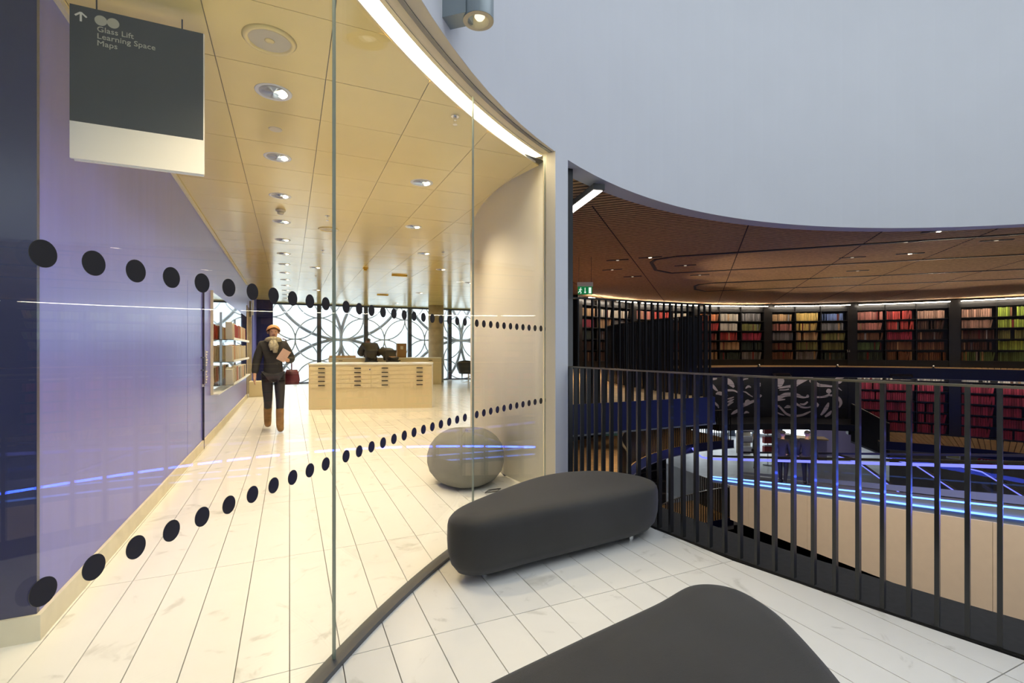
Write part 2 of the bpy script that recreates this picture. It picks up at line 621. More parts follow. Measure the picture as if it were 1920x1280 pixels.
# small white lettering on the wall beside the door, two lines read up the wall
lt = thing('wall_lettering', 'small white lettering on the purple wall beside the display shelves', 'lettering', (LX, 7.78, 1.0))
for k, (z, n) in enumerate(((1.07, 6), (0.84, 5))):
    for q in range(n):
        l = MB()
        l.mm((LX + 0.001, 7.66, z + q * 0.036), (LX + 0.006, 7.76 + 0.05 * ((q * 7) % 3), z + q * 0.036 + 0.018))
        l.mm((LX + 0.001, 7.66, z + q * 0.036), (LX + 0.006, 7.685, z + q * 0.036 + 0.034))
        wpart('letter', l, 'white_print', lt)

# opening beyond the display: frame posts, dark panel, counter, and pier at the window
fr = thing('doorway_frame', 'tan framed doorway at the end of the purple wall', 'door frame', (LX, 15.7, 0))
for y in (14.56, 16.1):
    wpart('post', MB().mm((LX - 0.1, y, 0), (LX + 0.02, y + 0.12, 2.45)), 'concrete', fr)
wpart('dark_panel', MB().mm((LX - 0.08, 16.22, 0), (LX - 0.02, 16.88, 2.05)), 'black_matt', fr)
wpart('closer_arm', MB().mm((LX + 0.02, 15.2, 2.18), (LX + 0.07, 15.26, 2.62)), 'rail', fr)
wpart('sign_bracket', MB().mm((LX + 0.02, 16.3, 2.3), (LX + 0.06, 16.36, 2.75)), 'white_print', fr)
bx = MB()
bx.mm((LX + 0.03, 14.95, 0.0), (LX + 0.5, 15.35, 0.42))
bevel(bx.build('low_box', 'plan_chest', label='low cream box on the floor by the doorway', category='box'), 0.01)
pier = MB()
pier.mm((LX, 18.9, 0), (-0.53, 19.3, ZC))
pier.mm((-0.62, 18.86, 0), (-0.60, 18.9, ZC))
struct('wall_pier', pier, 'navy_and_shade')

# ---- cream curved wall between the room and the rotunda
wl = MB()
vs, fs = [], []
for x, y in WALL:
    vs += [(x, y, 0), (x, y, ZC + 0.3)]
for i in range(len(WALL) - 1):
    fs.append((2 * i, 2 * i + 2, 2 * i + 3, 2 * i + 1))
wl.smooth = True
wl.add(vs, fs)
wl.smooth = False
o = wl.build('wall_curved', 'cream_wall', kind='structure')
so = o.modifiers.new('thick', 'SOLIDIFY')
so.thickness = 0.12
so.offset = -1
struct('wall_right', MB().mm((11.4, 15.9, 0), (11.6, 19.9, ZC)), 'cream_wall')

# ---- drum, its soffit, the pier at the end of the glass
struct('wall_drum', MB().arc_block(DC, DR, DR + 0.22, 0, 360, ZD, 9.0, 144), 'drum')
struct('ceiling_drum', MB().arc_block(DC, 4.7, DR + 0.22, 0, 360, 9.0, 9.15, 96), 'drum')  # unseen roof ring, shaped to cut the sky light in the drum
g_end = angle(GC, (2.09, 3.855))
g_s1 = angle(GC, (0.169, 2.136))
g_s2 = angle(GC, (1.142, 3.203))
g_back = 160.5
rv = MB()


def drum_hit(a):
    """where a ray from the glass centre meets the inner face of the drum"""
    d = Vector((math.cos(math.radians(a)), math.sin(math.radians(a))))
    f = Vector(GC) - Vector(DC)
    b_, c_ = f.dot(d), f.dot(f) - DR * DR
    return -b_ + math.sqrt(b_ * b_ - c_)


vs, fs = [], []
for i in range(97):
    a = g_end - 0.3 + (g_back - g_end + 0.3) * i / 96
    ri = drum_hit(a) + 0.001
    for r_, z_ in ((ri, 3.049), (6.985, 3.049), (6.985, 3.16), (ri, 3.16)):
        vs.append(pol(GC, r_, a, z_))
for i in range(96):
    for q in range(4):
        w_ = (q + 1) % 4
        fs.append((i * 4 + q, (i + 1) * 4 + q, (i + 1) * 4 + w_, i * 4 + w_))
rv.add(vs, fs + [(0, 1, 2, 3), (387, 386, 385, 384)])
struct('trim_soffit', rv, 'trim', label='cream soffit between drum and glass')
struct('trim_groove', MB().arc_block(GC, 6.895, 6.925, g_end + 0.1, g_back, 3.044, 3.0488, 64), 'track', label='grey metal groove in the soffit above the glass')
struct('trim_head', MB().arc_block(GC, 6.986, 7.014, g_end, g_back, 3.045, 3.16, 64), 'trim', label='cream head rail of the glass screen')
pr = MB()
pr.prism([(2.142, 3.775), (2.335, 3.885), (2.40, 4.10), (2.16, 4.16), (2.155, 3.93), (2.10, 3.86)], 0, 3.06)
struct('wall_jamb', pr, 'drum')
struct('trim_jamb', MB().prism([(2.085, 3.845), (2.141, 3.778), (2.158, 3.93), (2.10, 3.93)], 0, 3.06), 'trim', label='cream jamb at the end of the glass')
# backs of the balcony behind the viewer
struct('wall_back', MB().arc_block(GC, 6.9, 7.05, g_back + 1.5, 232, 0, 3.2, 32), 'drum')
struct('wall_hidden', MB().mm((-4.2, -4.3, 0), (4.5, -4.2, 3.2)), 'drum')
struct('baseboard_glass', MB().arc_block(GC, 6.935, 7.0, g_end, g_back, -0.01, 0.022, 64), mat('dark_track', (0.075, 0.08, 0.088), 0.4))

# ---- ceiling of the map room: 0.6 m metal panels
cb = [pol(GC, 7.115, g_end - 1.0 + (g_back + 6 - g_end) * i / 40) for i in range(41)]
cpoly = cb + [(-4.2, 2.0), (-4.2, 19.95), (11.4, 19.95)] + WALL[::-1]
ceiling = struct('ceiling', MB().prism(cpoly, ZC + 0.012, ZC + 0.2), 'ceil_gap')
pans = []
cg = 0.0025
for i in range(-6, 21):
    for j in range(-5, 29):
        x0, x1 = -0.394 + 0.602 * i + cg, -0.394 + 0.602 * (i + 1) - cg
        y0, y1 = 3.295 + 0.602 * (j - 1) + cg, 3.295 + 0.602 * j - cg
        cx, cy = (x0 + x1) / 2, (y0 + y1) / 2
        if y0 > 19.8 or x0 > 11.3:
            continue
        if x1 < LX and 3.05 < cy < 14.4:
            continue
        y1 = min(y1, 19.9)
        if x0 < LX < x1 and cy > 2.9:
            x0 = LX
        poly = [(x0, y0), (x1, y0), (x1, y1), (x0, y1)]
        dl = math.hypot(cx - GC[0], cy - GC[1])
        n = ((GC[0] - cx) / dl, (GC[1] - cy) / dl)
        poly = clip_poly(poly, n, n[0] * GC[0] + n[1] * GC[1] - 7.087)
        if len(poly) > 2 and cx > 1.5:
            poly = seg_side(poly, (cx, cy))
        if len(poly) < 3:
            continue
        area = 0.5 * abs(sum(poly[k][0] * poly[(k + 1) % len(poly)][1] - poly[(k + 1) % len(poly)][0] * poly[k][1] for k in range(len(poly))))
        if area < 0.003:
            continue
        pans.append((math.hypot(cx, cy), poly))
pans.sort(key=lambda t: t[0])
cache = {}
rest = MB()
for k, (d, poly) in enumerate(pans):
    if k < 300:
        ox, oy = poly[0]
        key = tuple((round(x - ox, 3), round(y - oy, 3)) for x, y in poly)
        if key not in cache:
            cache[key] = MB().prism([(x - ox, y - oy) for x, y in poly], 0, 0.013).mesh('ceiling_panel', 'ceil')
        link('ceiling_panel', cache[key], ceiling, (ox, oy, ZC + random.uniform(-0.0006, 0.0006)))
    else:
        rest.prism(poly, ZC, ZC + 0.013)
rest.build('far_panels', 'ceil', ceiling, kind='stuff')

# cove light that follows the glass
cv = thing('cove_light', 'bright curved strip light above the glass screen', 'light', (0.17, 2.2, 3.0))
wpart('diffuser', MB().arc_block(GC, 7.015, 7.112, g_end - 0.1, g_back, 3.045, 3.058, 64), 'cove', cv)
wpart('edge_trim', MB().arc_block(GC, 7.076, 7.084, g_end - 0.1, g_back, 2.997, 3.045, 64), 'trim', cv)
struct('trim_cove', MB().arc_block(GC, 7.03, 7.35, g_end - 1.5, g_back + 4, 3.16, 3.2, 64), 'trim', label='cover over the cove')

# ---- window wall with metal rings outside
WY = 19.9
win = struct('window_1', MB().mm((-4.2, WY, 0.0), (11.4, WY + 0.12, 0.05)), 'window_frame', label='long full-height window of the map room')
MB().mm((-4.2, WY, ZC - 0.06), (11.4, WY + 0.12, ZC + 0.2)).build('head', 'window_frame', win)
for x in [-4.14, -2.42, -0.70, 1.02, 2.74, 4.47, 6.17, 7.9, 9.62]:
    MB().mm((x - 0.075, WY - 0.03, 0.05), (x + 0.075, WY + 0.14, ZC - 0.06)).build('mullion', 'window_frame', win)
for x in [-4.14, -2.42, -0.70, 1.02, 2.74, 4.47, 6.17, 7.9, 9.62]:
    MB().mm((x + 0.075, WY + 0.05, 0.05), (x + 1.645, WY + 0.062, ZC - 0.06)).build('pane', 'glass', win)
MB().mm((11.267, WY, 0.05), (11.4, WY + 0.1, ZC - 0.06)).build('jamb', 'window_frame', win)


def ring_mesh(r, w, n=48):
    mb = MB()
    mb.smooth = True
    mb.tube([(r * math.cos(a * 2 * PI / n), 0, r * math.sin(a * 2 * PI / n)) for a in range(n)], w, 8, closed=True)
    return mb


scr = thing('ring_screen', 'lattice of interlocking metal rings outside the long window', 'screen', (3.5, 20.75, -1.5))
sm = ring_mesh(0.85, 0.026).mesh('small_ring', 'filigree')
bg = ring_mesh(2.55, 0.062, 72).mesh('large_ring', 'filigree_big')
for i in range(-4, 10):
    for j in range(-3, 3):
        if (i + j) % 2 == 0:
            wlink('small_ring', sm, scr, (1.05 + 0.85 * i, 20.75, 1.68 + 0.85 * j))
for k in range(-1, 2):
    for dx, dz in ((2.55, 0), (0, 2.55), (0, -2.55)):
        wlink('large_ring', bg, scr, (1.9 + 5.1 * k + dx, 20.9, 1.68 + dz))
wpart('ring_rail', MB().mm((-4, 20.7, -2.3), (11.5, 20.95, -2.2)), 'filigree', scr)


def far_building(name, label, x0, x1, y, z1, nx, nz):
    b = thing(name, label, 'building', ((x0 + x1) / 2, y, -14), group=None)
    wpart('wall', MB().mm((x0, y, -14), (x1, y + 10, z1)), 'facade', b)
    me = MB().box((0, 0, 0), ((x1 - x0) / nx * 0.55, 0.2, 1.5)).mesh('window', 'facade_win')
    for i in range(nx):
        for j in range(nz):
            wlink('window', me, b, (x0 + (x1 - x0) * (i + 0.5) / nx, y - 0.02, z1 - 2.2 - 3.2 * j))
    wpart('parapet', MB().mm((x0 - 0.2, y - 0.2, z1), (x1 + 0.2, y + 10, z1 + 0.5)), 'facade', b)
    return b


far_building('tower_block', 'pale tower block seen through the window behind the walking woman', 1.2, 7.0, 62, 6.5, 3, 5)
far_building('office_block', 'low pale office block seen through the window behind the two readers', 8.0, 21.0, 70, 3.2, 6, 4)
far_building('stone_block', 'pale stone block seen through the window beyond the column', 16.5, 24.5, 52, 5.0, 4, 4)
far_building('corner_block', 'pale corner block seen low behind the drawer chests', -4.5, 0.6, 48, 1.0, 3, 4)
struct('ground', MB().mm((-60, 21.5, -14.4), (80, 140, -14)), 'facade')

# ================================================================== GLASS SCREEN
def arc_step(d, r):
    return math.degrees(d / r)


A1 = angle(GC, (0.125, 2.083))
A2 = angle(GC, (0.214, 2.199))
A3 = angle(GC, (1.185, 3.216))
A3e = angle(GC, (2.107, 3.866))
st = arc_step(0.1035, GR)
dot_me = MB().lathe([(0.0, -0.0008), (0.0262, -0.0008), (0.0262, 0.0008), (0.0, 0.0008)], (0, 0, 0), 28).mesh('dot', 'dot')
panels = [
    ('tall curved glass panel in front of the purple wall', g_s1 + 0.018, g_back, [A1 + st * k for k in range(15)]),
    ('middle curved glass panel in front of the drawer chests', g_s2 + 0.018, g_s1 - 0.018, [A2 - st * k for k in range(15) if A2 - st * k > g_s2 + 0.4]),
    ('curved glass panel in front of the cream wall', g_end, g_s2 - 0.018, [A3 + (A3e - A3) * k / 11 for k in range(12)]),
]
for lab, a0, a1, dots in panels:
    mid = pol(GC, GR, (a0 + a1) / 2, 0)
    g = thing('glass_panel', lab, 'glass panel', mid, group=None)
    wpart('pane', arc_sheet(GC, GR, 0.012, a0, a1, 0.022, 3.044, 40), 'glass', g)
    ed = MB()
    for a, q in ((a0, 1), (a1, -1)):
        ed.arc_block(GC, GR - 0.006, GR + 0.006, a, a + q * 0.012, 0.022, 3.044, 1)
    wpart('edge', ed, 'glass_edge', g)
    for a in dots:
        for z in (0.842, 1.480):
            p = pol(GC, GR - 0.0075, a, z)
            wlink('dot', dot_me, g, p, (PI / 2, 0, math.radians(a - 90)))

# ================================================================== HANGING SIGN
sg = thing('hanging_sign', 'charcoal and cream direction sign hung from the ceiling behind the glass', 'sign', (-0.683, 3.0, 2.21))
SXl, SXr, SZ0, SZ1 = -0.955, -0.411, 2.213, 2.948
zb = 2.39
wpart('dark_panel', MB().mm((SXl, 2.994, zb), (SXr, 3.010, SZ1)), 'sign_dark', sg)
wpart('cream_panel', MB().mm((SXl, 2.994, SZ0), (SXr, 3.010, zb)), 'sign_cream', sg)
wpart('edge', MB().mm((SXr, 2.994, SZ0), (SXr + 0.004, 3.010, SZ1)), 'sign_cream', sg)
wpart('lower_lip', MB().mm((SXl + 0.012, 3.010, SZ0 - 0.006), (SXr, 3.020, SZ0 + 0.05)), 'sign_cream', sg)
for x in (-0.855, -0.505):
    wpart('hanger', MB().tube([(x, 3.002, SZ1), (x, 3.002, 3.0)], 0.0035, 8), 'black_metal', sg)
inv = Matrix.LocRotScale(sg.location, sg.rotation_euler, None).inverted()
for body, z in (('Glass Lift', 2.842), ('Learning Space', 2.808), ('Maps', 2.774)):
    t = text_mesh('lettering', body, 0.037, 'sign_grey', sg, (-0.852, 2.9932, z), (PI / 2, 0, 0), sx=1.06)
    t.matrix_parent_inverse = inv
for x in (-0.836, -0.788):
    wlink('disc', MB().lathe([(0, 0), (0.0245, 0), (0.0245, 0.001), (0, 0.001)], (0, 0, 0), 28).mesh('disc', 'sign_grey'), sg, (x, 2.9935, 2.897), (PI / 2, 0, 0))
ar = MB()
ar.mm((-0.9165, 2.9925, 2.873), (-0.9085, 2.9938, 2.915))
for q in (-1, 1):
    ar.bar((-0.9125, 2.9932, 2.916), (-0.9125 + q * 0.022, 2.9932, 2.897), 0.0015, 0.0075, up=(q * 0.65, 0, 0.76))
wpart('arrow', ar, 'white_print', sg)


# ================================================================== BENCHES AND POUF
def pebble(name, outline, prof, m, label, category, closed_n=8, wob=0.0):
    """soft upholstered block: plan outline swept through (z, inset) steps"""
    P = smooth_curve(outline, closed_n, True)
    n = len(P)
    cx, cy = sum(p[0] for p in P) / n, sum(p[1] for p in P) / n
    nor = []
    for i in range(n):
        t = Vector((P[(i + 1) % n][0] - P[i - 1][0], P[(i + 1) % n][1] - P[i - 1][1])).normalized()
        q = Vector((t.y, -t.x))
        if q.dot(Vector((P[i][0] - cx, P[i][1] - cy))) < 0:
            q = -q
        nor.append(q)
    vs, fs = [], []
    for z, ins in prof:
        for i in range(n):
            k = ins + wob * math.sin(i * 0.9 + z * 9) * math.sin(z * 7)
            vs.append((P[i][0] - nor[i].x * k, P[i][1] - nor[i].y * k, z))
    for r in range(len(prof) - 1):
        for i in range(n):
            j = (i + 1) % n
            fs.append((r * n + i, r * n + j, (r + 1) * n + j, (r + 1) * n + i))
    # close top and bottom with shrinking rings towards the centre line
    def cap(r0, up):
        base = r0 * n
        last = base
        for s in (0.66, 0.33):
            o = len(vs)
            for i in range(n):
                x, y, z = vs[base + i]
                vs.append((cx + (x - cx) * s, cy + (y - cy) * s, z))
            for i in range(n):
                j = (i + 1) % n
                fs.append((last + i, last + j, o + j, o + i))
            last = o
        fs.append(tuple(last + i for i in range(n)))
    cap(0, False)
    cap(len(prof) - 1, True)
    mb = MB()
    mb.smooth = True
    mb.add(vs, fs)
    return mb


bprof = [(0.035, 0.10), (0.05, 0.06), (0.10, 0.022), (0.17, 0.004), (0.24, 0.0), (0.310, 0.002), (0.336, 0.008), (0.353, 0.022), (0.363, 0.045), (0.368, 0.085)]
b1 = thing('bench', 'black felt pebble-shaped bench standing against the curved glass', 'bench', (1.6, 2.8, 0))
o1 = [(0.80, 2.60), (0.95, 2.47), (1.30, 2.50), (1.80, 2.545), (2.20, 2.60), (2.37, 2.72), (2.385, 2.92), (2.22, 3.16), (1.92, 3.26), (1.60, 3.20), (1.20, 2.99), (0.90, 2.79)]
wpart('cushion', pebble('c', o1, bprof, None, None, None), 'bench', b1)
for x, y in ((1.02, 2.62), (2.12, 2.70), (2.0, 3.06), (1.2, 2.84)):
    wpart('foot', MB().lathe([(0.018, 0.0), (0.018, 0.05)], (x, y, 0), 12), 'chrome', b1)
b2 = thing('bench', 'black felt bench in the foreground, cut by the bottom of the picture', 'bench', (0.95, 1.0, 0))
o2 = [(0.02, 1.03), (0.10, 0.84), (0.45, 0.68), (0.90, 0.60), (1.17, 0.64), (1.36, 0.78), (1.49, 0.98), (1.585, 1.20), (1.585, 1.385), (1.45, 1.475), (1.20, 1.42), (0.80, 1.345), (0.42, 1.265), (0.14, 1.18)]
wpart('cushion', pebble('c', o2, [(z * 1.05, i) for z, i in bprof], None, None, None), 'bench', b2)
for x, y in ((0.25, 0.98), (1.25, 0.85), (1.42, 1.2), (0.6, 1.15)):
    wpart('foot', MB().lathe([(0.018, 0.0), (0.018, 0.05)], (x, y, 0), 12), 'chrome', b2)

pf = thing('pouf', 'grey felt pebble pouf behind the glass beside the cream wall', 'pouf', (1.57, 4.46, 0))
po = [pol((1.56, 4.50), 0.37 + 0.02 * math.sin(3 * math.radians(a) + 1), a) for a in range(0, 360, 30)]
pprof = [(0.02, 0.13), (0.05, 0.075), (0.12, 0.022), (0.20, 0.0), (0.28, 0.0), (0.36, 0.022), (0.43, 0.07), (0.475, 0.12), (0.51, 0.185), (0.528, 0.26)]
wpart('cushion', pebble('c', po, pprof, None, None, None, 6, 0.004), 'pouf', pf)
hb = MB()
hb.tube([(1.60, 4.10, 0.008), (1.72, 4.10, 0.008), (1.78, 4.16, 0.008), (1.66, 4.16, 0.008)], 0.006, 6, closed=True)
wpart('wire_glide', hb, 'black_metal', pf)

# ================================================================== BALUSTRADE
bal = thing('balustrade', 'black steel balustrade along the edge of the balcony floor', 'balustrade', pol(LC, LR, 190, 0))
bal_me = MB().box((0, 0, 0.565), (0.034, 0.018, 1.13)).mesh('baluster', 'black_metal')
a0 = angle(LC, (2.425, 2.768)) % 360
da = math.degrees(0.1035 / LR)
for k in range(-13, 42):
    a = a0 + da * k
    wlink('baluster', bal_me, bal, pol(LC, LR, a, 0.004), (0, 0, math.radians(a)))
wpart('handrail', MB().arc_block(LC, LR - 0.019, LR + 0.019, a0 - da * 13.4, a0 + da * 42, 1.130, 1.141, 48), 'rail', bal)
wpart('base_flat', MB().arc_block(LC, LR - 0.03, LR + 0.02, a0 - da * 13.4, a0 + da * 42, 0.003, 0.012, 48), 'curb', bal)

# spotlight on the drum
sp = thing('drum_spotlight', 'grey cylindrical spotlight bracketed to the white drum', 'spotlight', (1.03, 2.59, 3.12))
SPX, SPY = 0.957, 2.553
cy_ = MB()
cy_.smooth = True
cy_.lathe([(0.0, 0.62), (0.085, 0.62), (0.085, 0.0)], (SPX, SPY, 3.125), 32, False)
wpart('housing', cy_, 'fitting_grey', sp)
rg = MB()
rg.lathe([(0.085, 0.0), (0.060, -0.002), (0.058, 0.055), (0.0, 0.06)], (SPX, SPY, 3.1235), 32, False)
wpart('bezel', rg, 'beige_plastic', sp)
bl_ = MB()
bl_.smooth = True
bl_.lathe([(0.0, 0.0), (0.02, 0.004), (0.03, 0.018), (0.026, 0.03)], (SPX + 0.012, SPY + 0.012, 3.14), 16)
wpart('bulb', bl_, emat('spot_bulb', (1, 0.95, 0.75), 1.2), sp)
dr = Vector((SPX - DC[0], SPY - DC[1]))
rr = math.atan2(dr.y, dr.x)
dn = dr.normalized()
wpart('bracket', MB().box((SPX + dn.x * 0.10 - 0.035, SPY + dn.y * 0.10 - 0.005, 3.43), (0.16, 0.11, 0.60), rr), 'fitting_grey', sp)

# ================================================================== MAP ROOM CONTENTS
def chest(name, label, x0, y0, ang, L, D, Ht, cols, plinth=True):
    """plan chest: carcass, top, columns of shallow drawers with label pulls; front face towards -Y local"""
    t = thing(name, label, 'plan chest', (x0, y0, 0), ang)
    MB().mm((0, 0, 0), (L, D, Ht - 0.03)).build('carcass', 'plan_chest', t)
    MB().mm((-0.01, -0.015, Ht - 0.03), (L + 0.01, D, Ht)).build('top', 'chest_top', t)
    w = (L - 0.03) / 2
    dh = 0.092
    pull = MB().box((0, -0.008, 0), (0.135, 0.016, 0.02)).mesh('pull', 'black_matt')
    for c in range(2):
        xx = 0.01 + c * (w + 0.01)
        for r in range(5):
            z0 = Ht - 0.06 - dh * (r + 1)
            dme = MB().mm((xx, -0.012, z0 + 0.003), (xx + w, 0, z0 + dh - 0.003))
            d = dme.build('drawer', 'plan_chest', t)
            for f in ((0.20, 0.78) if c == 0 else (0.22, 0.80)):
                link('pull', pull, d, (xx + w * f, -0.012, z0 + dh * 0.55))
    MB().lathe([(0, 0), (0.012, 0), (0.012, 0.006), (0, 0.006)], (0, 0, 0), 12).build('lock', 'chrome', t, loc=(L / 2 - 0.03, -0.012, Ht - 0.13), rot=(PI / 2, 0, 0))
    return t


ang1 = math.atan2(10.57 - 11.30, 2.87 - 0.37)
chest('plan_chest', 'long cream plan chest with black pulls nearest the glass', 0.37, 11.30, ang1, 2.60, 1.05, 0.985, 2)
chest('plan_chest', 'second cream plan chest in front of the round column', 1.25, 18.35, math.atan2(-0.85, 3.85), 3.95, 0.9, 0.985, 2)
# things lying on the chests
ct = Vector((0.37, 11.30, 0.985))
cxv = Vector((math.cos(ang1), math.sin(ang1), 0))
cyv = Vector((-math.sin(ang1), math.cos(ang1), 0))


def sheet(name, label, u, v, l, wd, rz, h=0.004, m='chest_top'):
    p = ct + cxv * u + cyv * v
    MB().box((0, 0, h / 2), (l, wd, h)).build(name, m, label=label, category='map sheet', loc=(p.x, p.y, p.z), rot=(0, 0, ang1 + rz))


sheet('map_sheet', 'white map sheet spread on the middle of the nearest plan chest', 1.15, 0.60, 0.8, 0.55, 0.05)
sheet('map_sheet', 'white map sheet near the right end of the nearest plan chest', 1.95, 0.62, 0.6, 0.5, -0.1)
st_ = thing('box_file', 'tan upright box file on the second plan chest', 'box file', (3.75, 18.1, 0.985))
wpart('box', MB().box((3.75, 18.1, 0.985 + 0.26), (0.34, 0.2, 0.52)), mat('tan_board', (0.36, 0.20, 0.07), 0.6), st_)
wpart('spine_label', MB().box((3.75, 17.995, 0.985 + 0.36), (0.1, 0.01, 0.12)), 'paper', st_)
tr_ = thing('paper_tray', 'low tan tray on the left end of the second plan chest', 'tray', (1.75, 18.55, 0.985))
wpart('base', MB().box((1.75, 18.6, 0.995), (0.9, 0.5, 0.02), -0.2), 'deck', tr_)
wpart('rim', MB().box((1.72, 18.36, 1.03), (0.9, 0.02, 0.07), -0.2), 'deck', tr_)

# column
col = thing('concrete_column', 'round concrete column by the long window', 'column', (5.25, 18.85, 0))
cm = MB()
cm.smooth = True
cm.lathe([(0.30, 0.0), (0.30, ZC)], (5.25, 18.75, 0), 32)
wpart('shaft', cm, 'concrete', col)

# swivel chair at the window
ch = thing('lounge_chair', 'dark curved swivel lounge chair by the window', 'armchair', (6.55, 18.6, 0), 0.3)
sh = MB()
sh.smooth = True
vs, fs = [], []
NA, NV = 18, 8
for i in range(NV + 1):
    v = i / NV
    for j in range(NA + 1):
        a = math.radians(20 + 300 * j / NA)
        back = 0.5 - 0.5 * math.cos(math.radians(300 * j / NA) - 0.35)
        top = 0.50 + 0.26 * max(0, back) ** 1.5
        z = 0.30 + (top - 0.30) * v
        r = 0.30 + 0.10 * math.sin(v * 1.4)
        vs.append((r * math.cos(a) * 1.05, r * math.sin(a), z))
for i in range(NV):
    for j in range(NA):
        p = i * (NA + 1) + j
        fs.append((p, p + 1, p + NA + 2, p + NA + 1))
sh.add(vs, fs)
so_ = sh.build('shell', 'chair_leather', ch)
q = so_.modifiers.new('thick', 'SOLIDIFY')
q.thickness = 0.07
sc_ = MB()
sc_.smooth = True
sc_.lathe([(0.0, 0.27), (0.30, 0.28), (0.335, 0.33), (0.32, 0.40), (0.22, 0.43), (0.0, 0.435)], (0, 0, 0), 24)
sc_.build('seat', 'chair_leather', ch)
MB().lathe([(0.03, 0.02), (0.03, 0.28)], (0, 0, 0), 14).build('stem', 'chrome', ch)
MB().lathe([(0.0, 0.0), (0.26, 0.0), (0.26, 0.012), (0.0, 0.03)], (0, 0, 0), 24).build('base', 'chrome', ch)
for o in list(ch.children):
    o.scale = (1.25, 1.25, 1.12)

# ---- mirror display with three glass shelves of booklets on the purple wall
dp = thing('display_shelves', 'mirror-backed wall display with three glass shelves on the purple wall', 'display shelf', (LX, 11.2, 0.62))
DY0, DY1 = 8.16, 14.40
wpart('mirror', MB().mm((LX + 0.002, DY0, 0.655), (LX + 0.012, DY1, 2.13)), 'mirror', dp)
wpart('side_frame', MB().mm((LX, DY0 - 0.02, 0.645), (LX + 0.035, DY0, 2.14)), 'trim', dp)
wpart('bottom_ledge', MB().mm((LX, DY0, 0.635), (LX + 0.10, DY1, 0.655)), 'chest_top', dp)
SHY0, SHY1 = 8.75, 11.9
shelf_z = (0.74, 1.10, 1.45)
for z in shelf_z:
    s_ = wpart('shelf', MB().mm((LX + 0.012, SHY0, z - 0.012), (LX + 0.24, SHY1, z)), 'glass', dp)
    wpart('front_lip', MB().mm((LX + 0.232, SHY0, z - 0.012), (LX + 0.24, SHY1, z + 0.03)), 'glass_edge' if z > 9 else 'white_print', dp)
for y in (9.2, 11.4):
    wpart('bracket', MB().mm((LX + 0.012, y, 0.68), (LX + 0.03, y + 0.03, 1.9)), 'chrome', dp)
bkc = [('red', (0.42, 0.06, 0.04)), ('orange', (0.60, 0.25, 0.10)), ('cream', (0.80, 0.70, 0.52)), ('white', (0.82, 0.80, 0.76)), ('black', (0.03, 0.03, 0.035)), ('brown', (0.36, 0.20, 0.10)), ('grey', (0.35, 0.36, 0.38))]
for n_, c_ in bkc:
    M['bk_' + n_] = mat('booklet_' + n_, c_, 0.5)
rows = [['white', 'white', 'cream', 'white', 'brown', 'cream', 'red', 'white', 'black', 'white', 'grey', 'cream', 'white', 'orange', 'white', 'black', 'cream', 'white'],
        ['white', 'cream', 'cream', 'orange', 'cream', 'cream', 'cream', 'cream', 'cream', 'white', 'cream', 'cream', 'cream', 'cream', 'cream', 'white', 'cream', 'cream'],
        ['white', 'cream', 'cream', 'red', 'red', 'red', 'red', 'brown', 'red', 'orange', 'cream', 'cream', 'cream', 'orange', 'cream', 'cream', 'cream', 'red']]
rown = ['bottom', 'middle', 'top']
for r, z in enumerate(shelf_z):
    cnt = {}
    y = SHY0 + 0.08
    tot = {}
    for c_ in rows[r]:
        tot[c_] = tot.get(c_, 0) + 1
    for k, c_ in enumerate(rows[r]):
        h = random.uniform(0.24, 0.275)
        th = random.uniform(0.022, 0.05)
        bt = MB()
        lean = 0.30
        # booklet standing on its edge, leaning back towards the mirror
        bt.box((0.0, th / 2, h / 2), (0.09, th, h))
        bt.cur = 1
        bt.box((-0.002, th / 2, h / 2), (0.09, th * 0.7, h + 0.002))
        nm = 'first' if tot[c_] > 1 else 'only'
        bo = bt.mesh('booklet', ['bk_' + c_, 'paper'])
        bo_ = link('booklet', bo, None, (LX + 0.165, y, z + 0.001), (0, 0, random.uniform(-0.03, 0.03)),
                   label=f'{c_} booklet upright on the {rown[r]} glass shelf of the mirror display' if tot[c_] > 1 else f'only {c_} booklet on the {rown[r]} glass shelf of the mirror display',
                   category='booklet', group=f'{c_} booklets on the {rown[r]} display shelf' if tot[c_] > 1 else None)
        bo_.rotation_euler.x = 0.22
        y += th + random.uniform(0.09, 0.14)

# ---- ceiling fittings of the map room
dl_trim = MB()
dl_trim.smooth = True
dl_trim.lathe([(0.088, 0.0), (0.100, -0.004), (0.112, -0.003), (0.114, 0.0)], (0, 0, 0), 28)
dl_trim = dl_trim.mesh('trim_ring', 'sign_cream')
dl_ref = MB()
dl_ref.smooth = True
dl_ref.lathe([(0.0, -0.0012), (0.04, -0.0014), (0.088, -0.0030)], (0, 0, 0), 28)
dl_ref = dl_ref.mesh('reflector', 'reflector')
dl_lamp = MB()
for q in range(8):
    a, b = -0.9 + 0.225 * q, -0.9 + 0.225 * (q + 1)
    dl_lamp.add([(0.045 * math.cos(a), 0.045 * math.sin(a), -0.0045), (0.084 * math.cos(a), 0.084 * math.sin(a), -0.0045),
                 (0.084 * math.cos(b), 0.084 * math.sin(b), -0.0045), (0.045 * math.cos(b), 0.045 * math.sin(b), -0.0045)], [(0, 1, 2, 3)])
dl_lamp = dl_lamp.mesh('lamp', 'lampglow')
nth = ['nearest', 'second', 'third', 'fourth', 'fifth', 'sixth', 'seventh', 'eighth', 'ninth', 'tenth', 'eleventh', 'twelfth', 'thirteenth']


